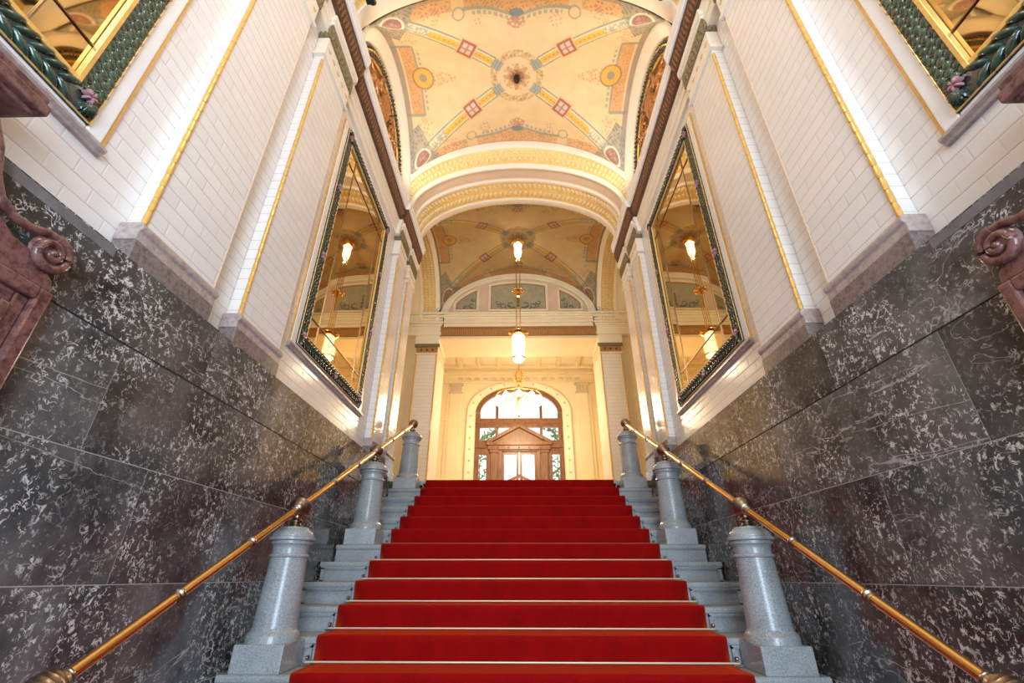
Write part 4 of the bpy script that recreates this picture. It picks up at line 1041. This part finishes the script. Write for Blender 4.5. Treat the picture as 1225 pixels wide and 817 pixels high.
def branch(pts, label, sd):
    rnd = random.Random(sd); sx = 1 if pts[0][0] > 0 else -1; tx = sx*1.95; r = thing('young_tree', label, 'tree', (tx, 14.1, ZL), 'young trees outside the far door')
    b = MB(); b.path([(tx, 14.1, ZL-.02), (tx*1.01, 14.1, ZL+1.4), (tx*.99, 14.1, ZL+2.5)], .05, 8, lambda t: 1-.4*t); local(b.build('trunk', M['wood'], None, smooth=True), r)
    pts = list(pts); pts = pts + [(tx, 14.1, ZL+2.4)] if abs(pts[1][0]) > abs(pts[0][0]) else [(tx, 14.1, ZL+2.4)] + pts
    b = MB(); b.path(pts, .03, 6); local(b.build('limb', M['wood'], None), r)
    b = MB()
    for i in range(120):
        t = rnd.random(); kk = rnd.randrange(len(pts)-1); p = Vector(pts[kk]).lerp(Vector(pts[kk+1]), t) + Vector((rnd.uniform(-.1, .1), rnd.uniform(-.1, .1), rnd.uniform(-.13, .13)))
        b.dome(p, (0, -1, rnd.uniform(-.4, .4)), (rnd.uniform(-1, 1), 0, rnd.uniform(-1, 1)), .09, .022, .006, 6)
    local(b.build('leaves', M['leafout'], None), r)
branch([(.85, 14.0, 4.25), (1.45, 14.2, 3.75)], 'young leafy tree outside, its branch across the right transom pane of the oak door', 5)
branch([(-1.40, 14.0, 3.70), (-.75, 14.2, 4.15)], 'young leafy tree outside, its branch across the left transom pane of the oak door', 6)
b = MB(); b.box(-6, 6, 13.25, 20, ZL-.2, ZL-.02); struct(b.build('floor_court', M['extwall']))
b = MB(); b.box(-6, 6, 19, 19.3, ZL-.2, 4.6); struct(b.build('wall_court', M['extwall']))
light('court_daylight', 'AREA', (0, 17, 8.5), 1500, (1, .97, .92), 6, (0, 0, 0))
# framed mirror on the hall's right wall, seen edge-on
r = thing('hall_mirror', 'narrow dark-framed mirror on the right wall of the far hall', 'mirror', (2.5, 11.7, ZL))
b = MB(); b.box(2.20, 2.26, 10.75, 10.80, ZL+.02, 4.15); b.box(2.20, 2.26, 10.75, 11.6, 4.10, 4.18); b.box(2.20, 2.26, 11.55, 11.6, ZL+.02, 4.15)
local(b.build('frame', M['greend'], None), r)
b = MB(); b.box(2.24, 2.25, 10.80, 11.55, ZL+.05, 4.10); local(b.build('glass', M['mirror'], None), r)
b = MB(); b.box(2.26, 2.55, 10.72, 11.63, ZL, 4.6); struct(b.build('wall_hall_pier', M['cream']))

# ------------------------------------------------------------------ lamps
L = thing('pendant_lantern', 'long brass-rod pendant with a glowing ribbed glass cylinder over the landing', 'pendant lamp', (0, 8.15, 3.76))
def lp(name, mat, fn, smooth=True):
    b = MB(); fn(b); return local(b.build(name, M[mat], None, smooth=smooth), L)
cx, cy = 0, 8.15
gc = lp('glass_cylinder', 'lampglass', lambda b: b.lathe([(.118, 3.84), (.126, 3.86), (.126, 4.36), (.10, 4.37)], cx, cy, 24))
def f_(b):
    b.lathe([(.09, 4.36), (.15, 4.375), (.205, 4.41), (.21, 4.425), (.20, 4.435), (.12, 4.445), (.05, 4.50), (.03, 4.56)], cx, cy, 28)
lp('brass_hood', 'brass', f_)
def f_(b):
    b.lathe([(.128, 3.845), (.138, 3.85), (.138, 3.872), (.128, 3.877)], cx, cy, 24)
    for k in range(10):
        a = 2*PI*k/10; b.tube((cx+.129*math.cos(a), cy+.129*math.sin(a), 3.85), (cx+.129*math.cos(a), cy+.129*math.sin(a), 4.37), .0045, 6)
sub(lp('brass_cage', 'brass', f_), gc)
lp('bottom_bowl', 'lampglass', lambda b: b.lathe([(.01, 3.775), (.06, 3.785), (.10, 3.81), (.118, 3.842)], cx, cy, 24))
def f_(b):
    for k in range(4):
        a = PI/4 + PI/2*k; b.tube((cx+.055*math.cos(a), cy+.055*math.sin(a), 4.46), (cx+.055*math.cos(a), cy+.055*math.sin(a), 6.40), .009, 8)
lp('rods', 'brass', f_)
def f_(b):
    b.lathe([(.03, 5.33), (.07, 5.37), (.05, 5.43), (.09, 5.46), (.06, 5.50), (.03, 5.54)], cx, cy, 16)
    for k in range(6): a = PI/3*k; b.sphere((cx+.12*math.cos(a), cy+.12*math.sin(a), 5.46), .038, 10)
lp('middle_knop', 'brass', f_)
lp('upper_glass', 'lampglass', lambda b: b.lathe([(.03, 6.36), (.065, 6.40), (.085, 6.50), (.085, 6.68), (.10, 6.72)], cx, cy, 20))
lp('ceiling_rose', 'brass', lambda b: b.lathe([(.10, 6.72), (.16, 6.75), (.17, 6.78), (.08, 6.82), (.05, 6.90)], cx, cy, 20))

Hc = thing('chandelier', 'ring chandelier of glowing white glass shades hanging before the oak door', 'chandelier', (0, 11.3, 3.68))
def hp(name, mat, fn, smooth=True):
    b = MB(); fn(b); return local(b.build(name, M[mat], None, smooth=smooth), Hc)
cy = 11.3
def f_(b):
    n = 48; b.path([(.60*math.cos(2*PI*i/n), cy+.60*math.sin(2*PI*i/n), 4.24) for i in range(n+1)], .018, 8)
    b.path([(.34*math.cos(2*PI*i/n), cy+.34*math.sin(2*PI*i/n), 4.12) for i in range(n+1)], .014, 8)
    for k in range(6):
        a = PI/3*k; b.tube((.60*math.cos(a), cy+.60*math.sin(a), 4.24), (0, cy, 4.40), .010, 6); b.tube((.34*math.cos(a), cy+.34*math.sin(a), 4.12), (0, cy, 4.22), .009, 6)
hp('ring_frame', 'brass', f_)
hp('hub', 'brass', lambda b: b.lathe([(.02, 3.66), (.05, 3.70), (.03, 3.76), (.05, 3.85), (.07, 4.0), (.05, 4.2), (.08, 4.35), (.04, 4.44), (.03, 4.56)], 0, cy, 16))
def f_(b):
    n = 24
    b.path([(.085*math.cos(2*PI*i/n), cy, 4.78+.16*math.sin(2*PI*i/n)) for i in range(n+1)], .035, 8)
    for i in range(12): a = 2*PI*i/12; b.dome((.10*math.cos(a), cy-.02, 4.78+.18*math.sin(a)), (0, -1, 0), (math.cos(a), 0, math.sin(a)), .045, .02, .03, 6)
hp('gilt_wreath', 'gold', f_)
hp('suspension', 'brass', lambda b: b.tube((0, cy, 4.94), (0, cy, ZC), .012, 8))
hp('lower_stem', 'brass', lambda b: b.tube((0, cy, 4.44), (0, cy, 4.66), .02, 8))
def shade(x, y, z, r):
    hp('glass_shade', 'lampglass', lambda b: b.lathe([(r*.35, z-r*1.25), (r*.8, z-r*1.05), (r, z-r*.5), (r, z+r*.5), (r*.6, z+r*1.0), (r*.3, z+r*1.2)], x, y, 14))
for k in range(10): a = 2*PI*(k+.5)/10; shade(.56*math.cos(a), cy+.56*math.sin(a), 4.12, .072)
for k in range(8): a = 2*PI*(k+.25)/8; shade(.36*math.cos(a), cy+.36*math.sin(a), 3.94, .075)
for k in range(4): a = 2*PI*(k+.5)/4; shade(.15*math.cos(a), cy+.15*math.sin(a), 3.80, .070)

# hanging rosette of the bright vault
r = thing('ceiling_rosette', 'small dark metal rosette at the centre of the bright painted vault', 'rosette', (0, 4.275, 6.82))
b = MB(); b.lathe([(.012, 6.66), (.04, 6.69), (.05, 6.74), (.035, 6.79), (.055, 6.82)], 0, 4.275, 16); local(b.build('boss', M['black'], None, smooth=True), r)
b = MB()
for k in range(8): a = 2*PI*k/8; b.dome((.065*math.cos(a), 4.275+.065*math.sin(a), 6.81), (0, 0, -1), (math.cos(a), math.sin(a), 0), .045, .016, .025, 6)
local(b.build('petals', M['gildfig'], None, smooth=True), r)

# small spotlights on the ledges
def make_spot():
    r = thing('ledge_spotlight', 'x', 'spotlight', (0, 0, 0), 'small black spotlights on the cornice ledges')
    b = MB(); b.tube((0, -.05, .06), (0, .06, .10), .036, 16); b.tube((0, -.058, .057), (0, -.05, .06), .041, 16); b.build('housing', M['black'], r, smooth=True)
    b = MB(); b.tube((0, -.0595, .0565), (0, -.0575, .0572), .033, 16); b.build('lens', M['white'], r)
    b = MB(); b.box(-.045, .045, -.03, .03, 0, .01); b.box(-.045, -.038, -.01, .01, .01, .08); b.box(.038, .045, -.01, .01, .01, .08); b.build('bracket', M['black'], r)
    return r
sp0 = make_spot()
for i, (x, y, z, lb) in enumerate(((-1.56, 2.58, 5.45, 'black spotlight on the left ledge at the top edge of the photo'), (1.56, 2.58, 5.45, 'black spotlight on the right ledge at the top edge of the photo'),
                                   (-1.95, 9.43, 5.705, 'tiny spotlight on the left portal pier cornice'), (1.95, 9.43, 5.705, 'tiny spotlight on the right portal pier cornice'))):
    q = sp0 if i == 0 else copy_tree(sp0); q.location = (x, y, z); q['label'] = lb
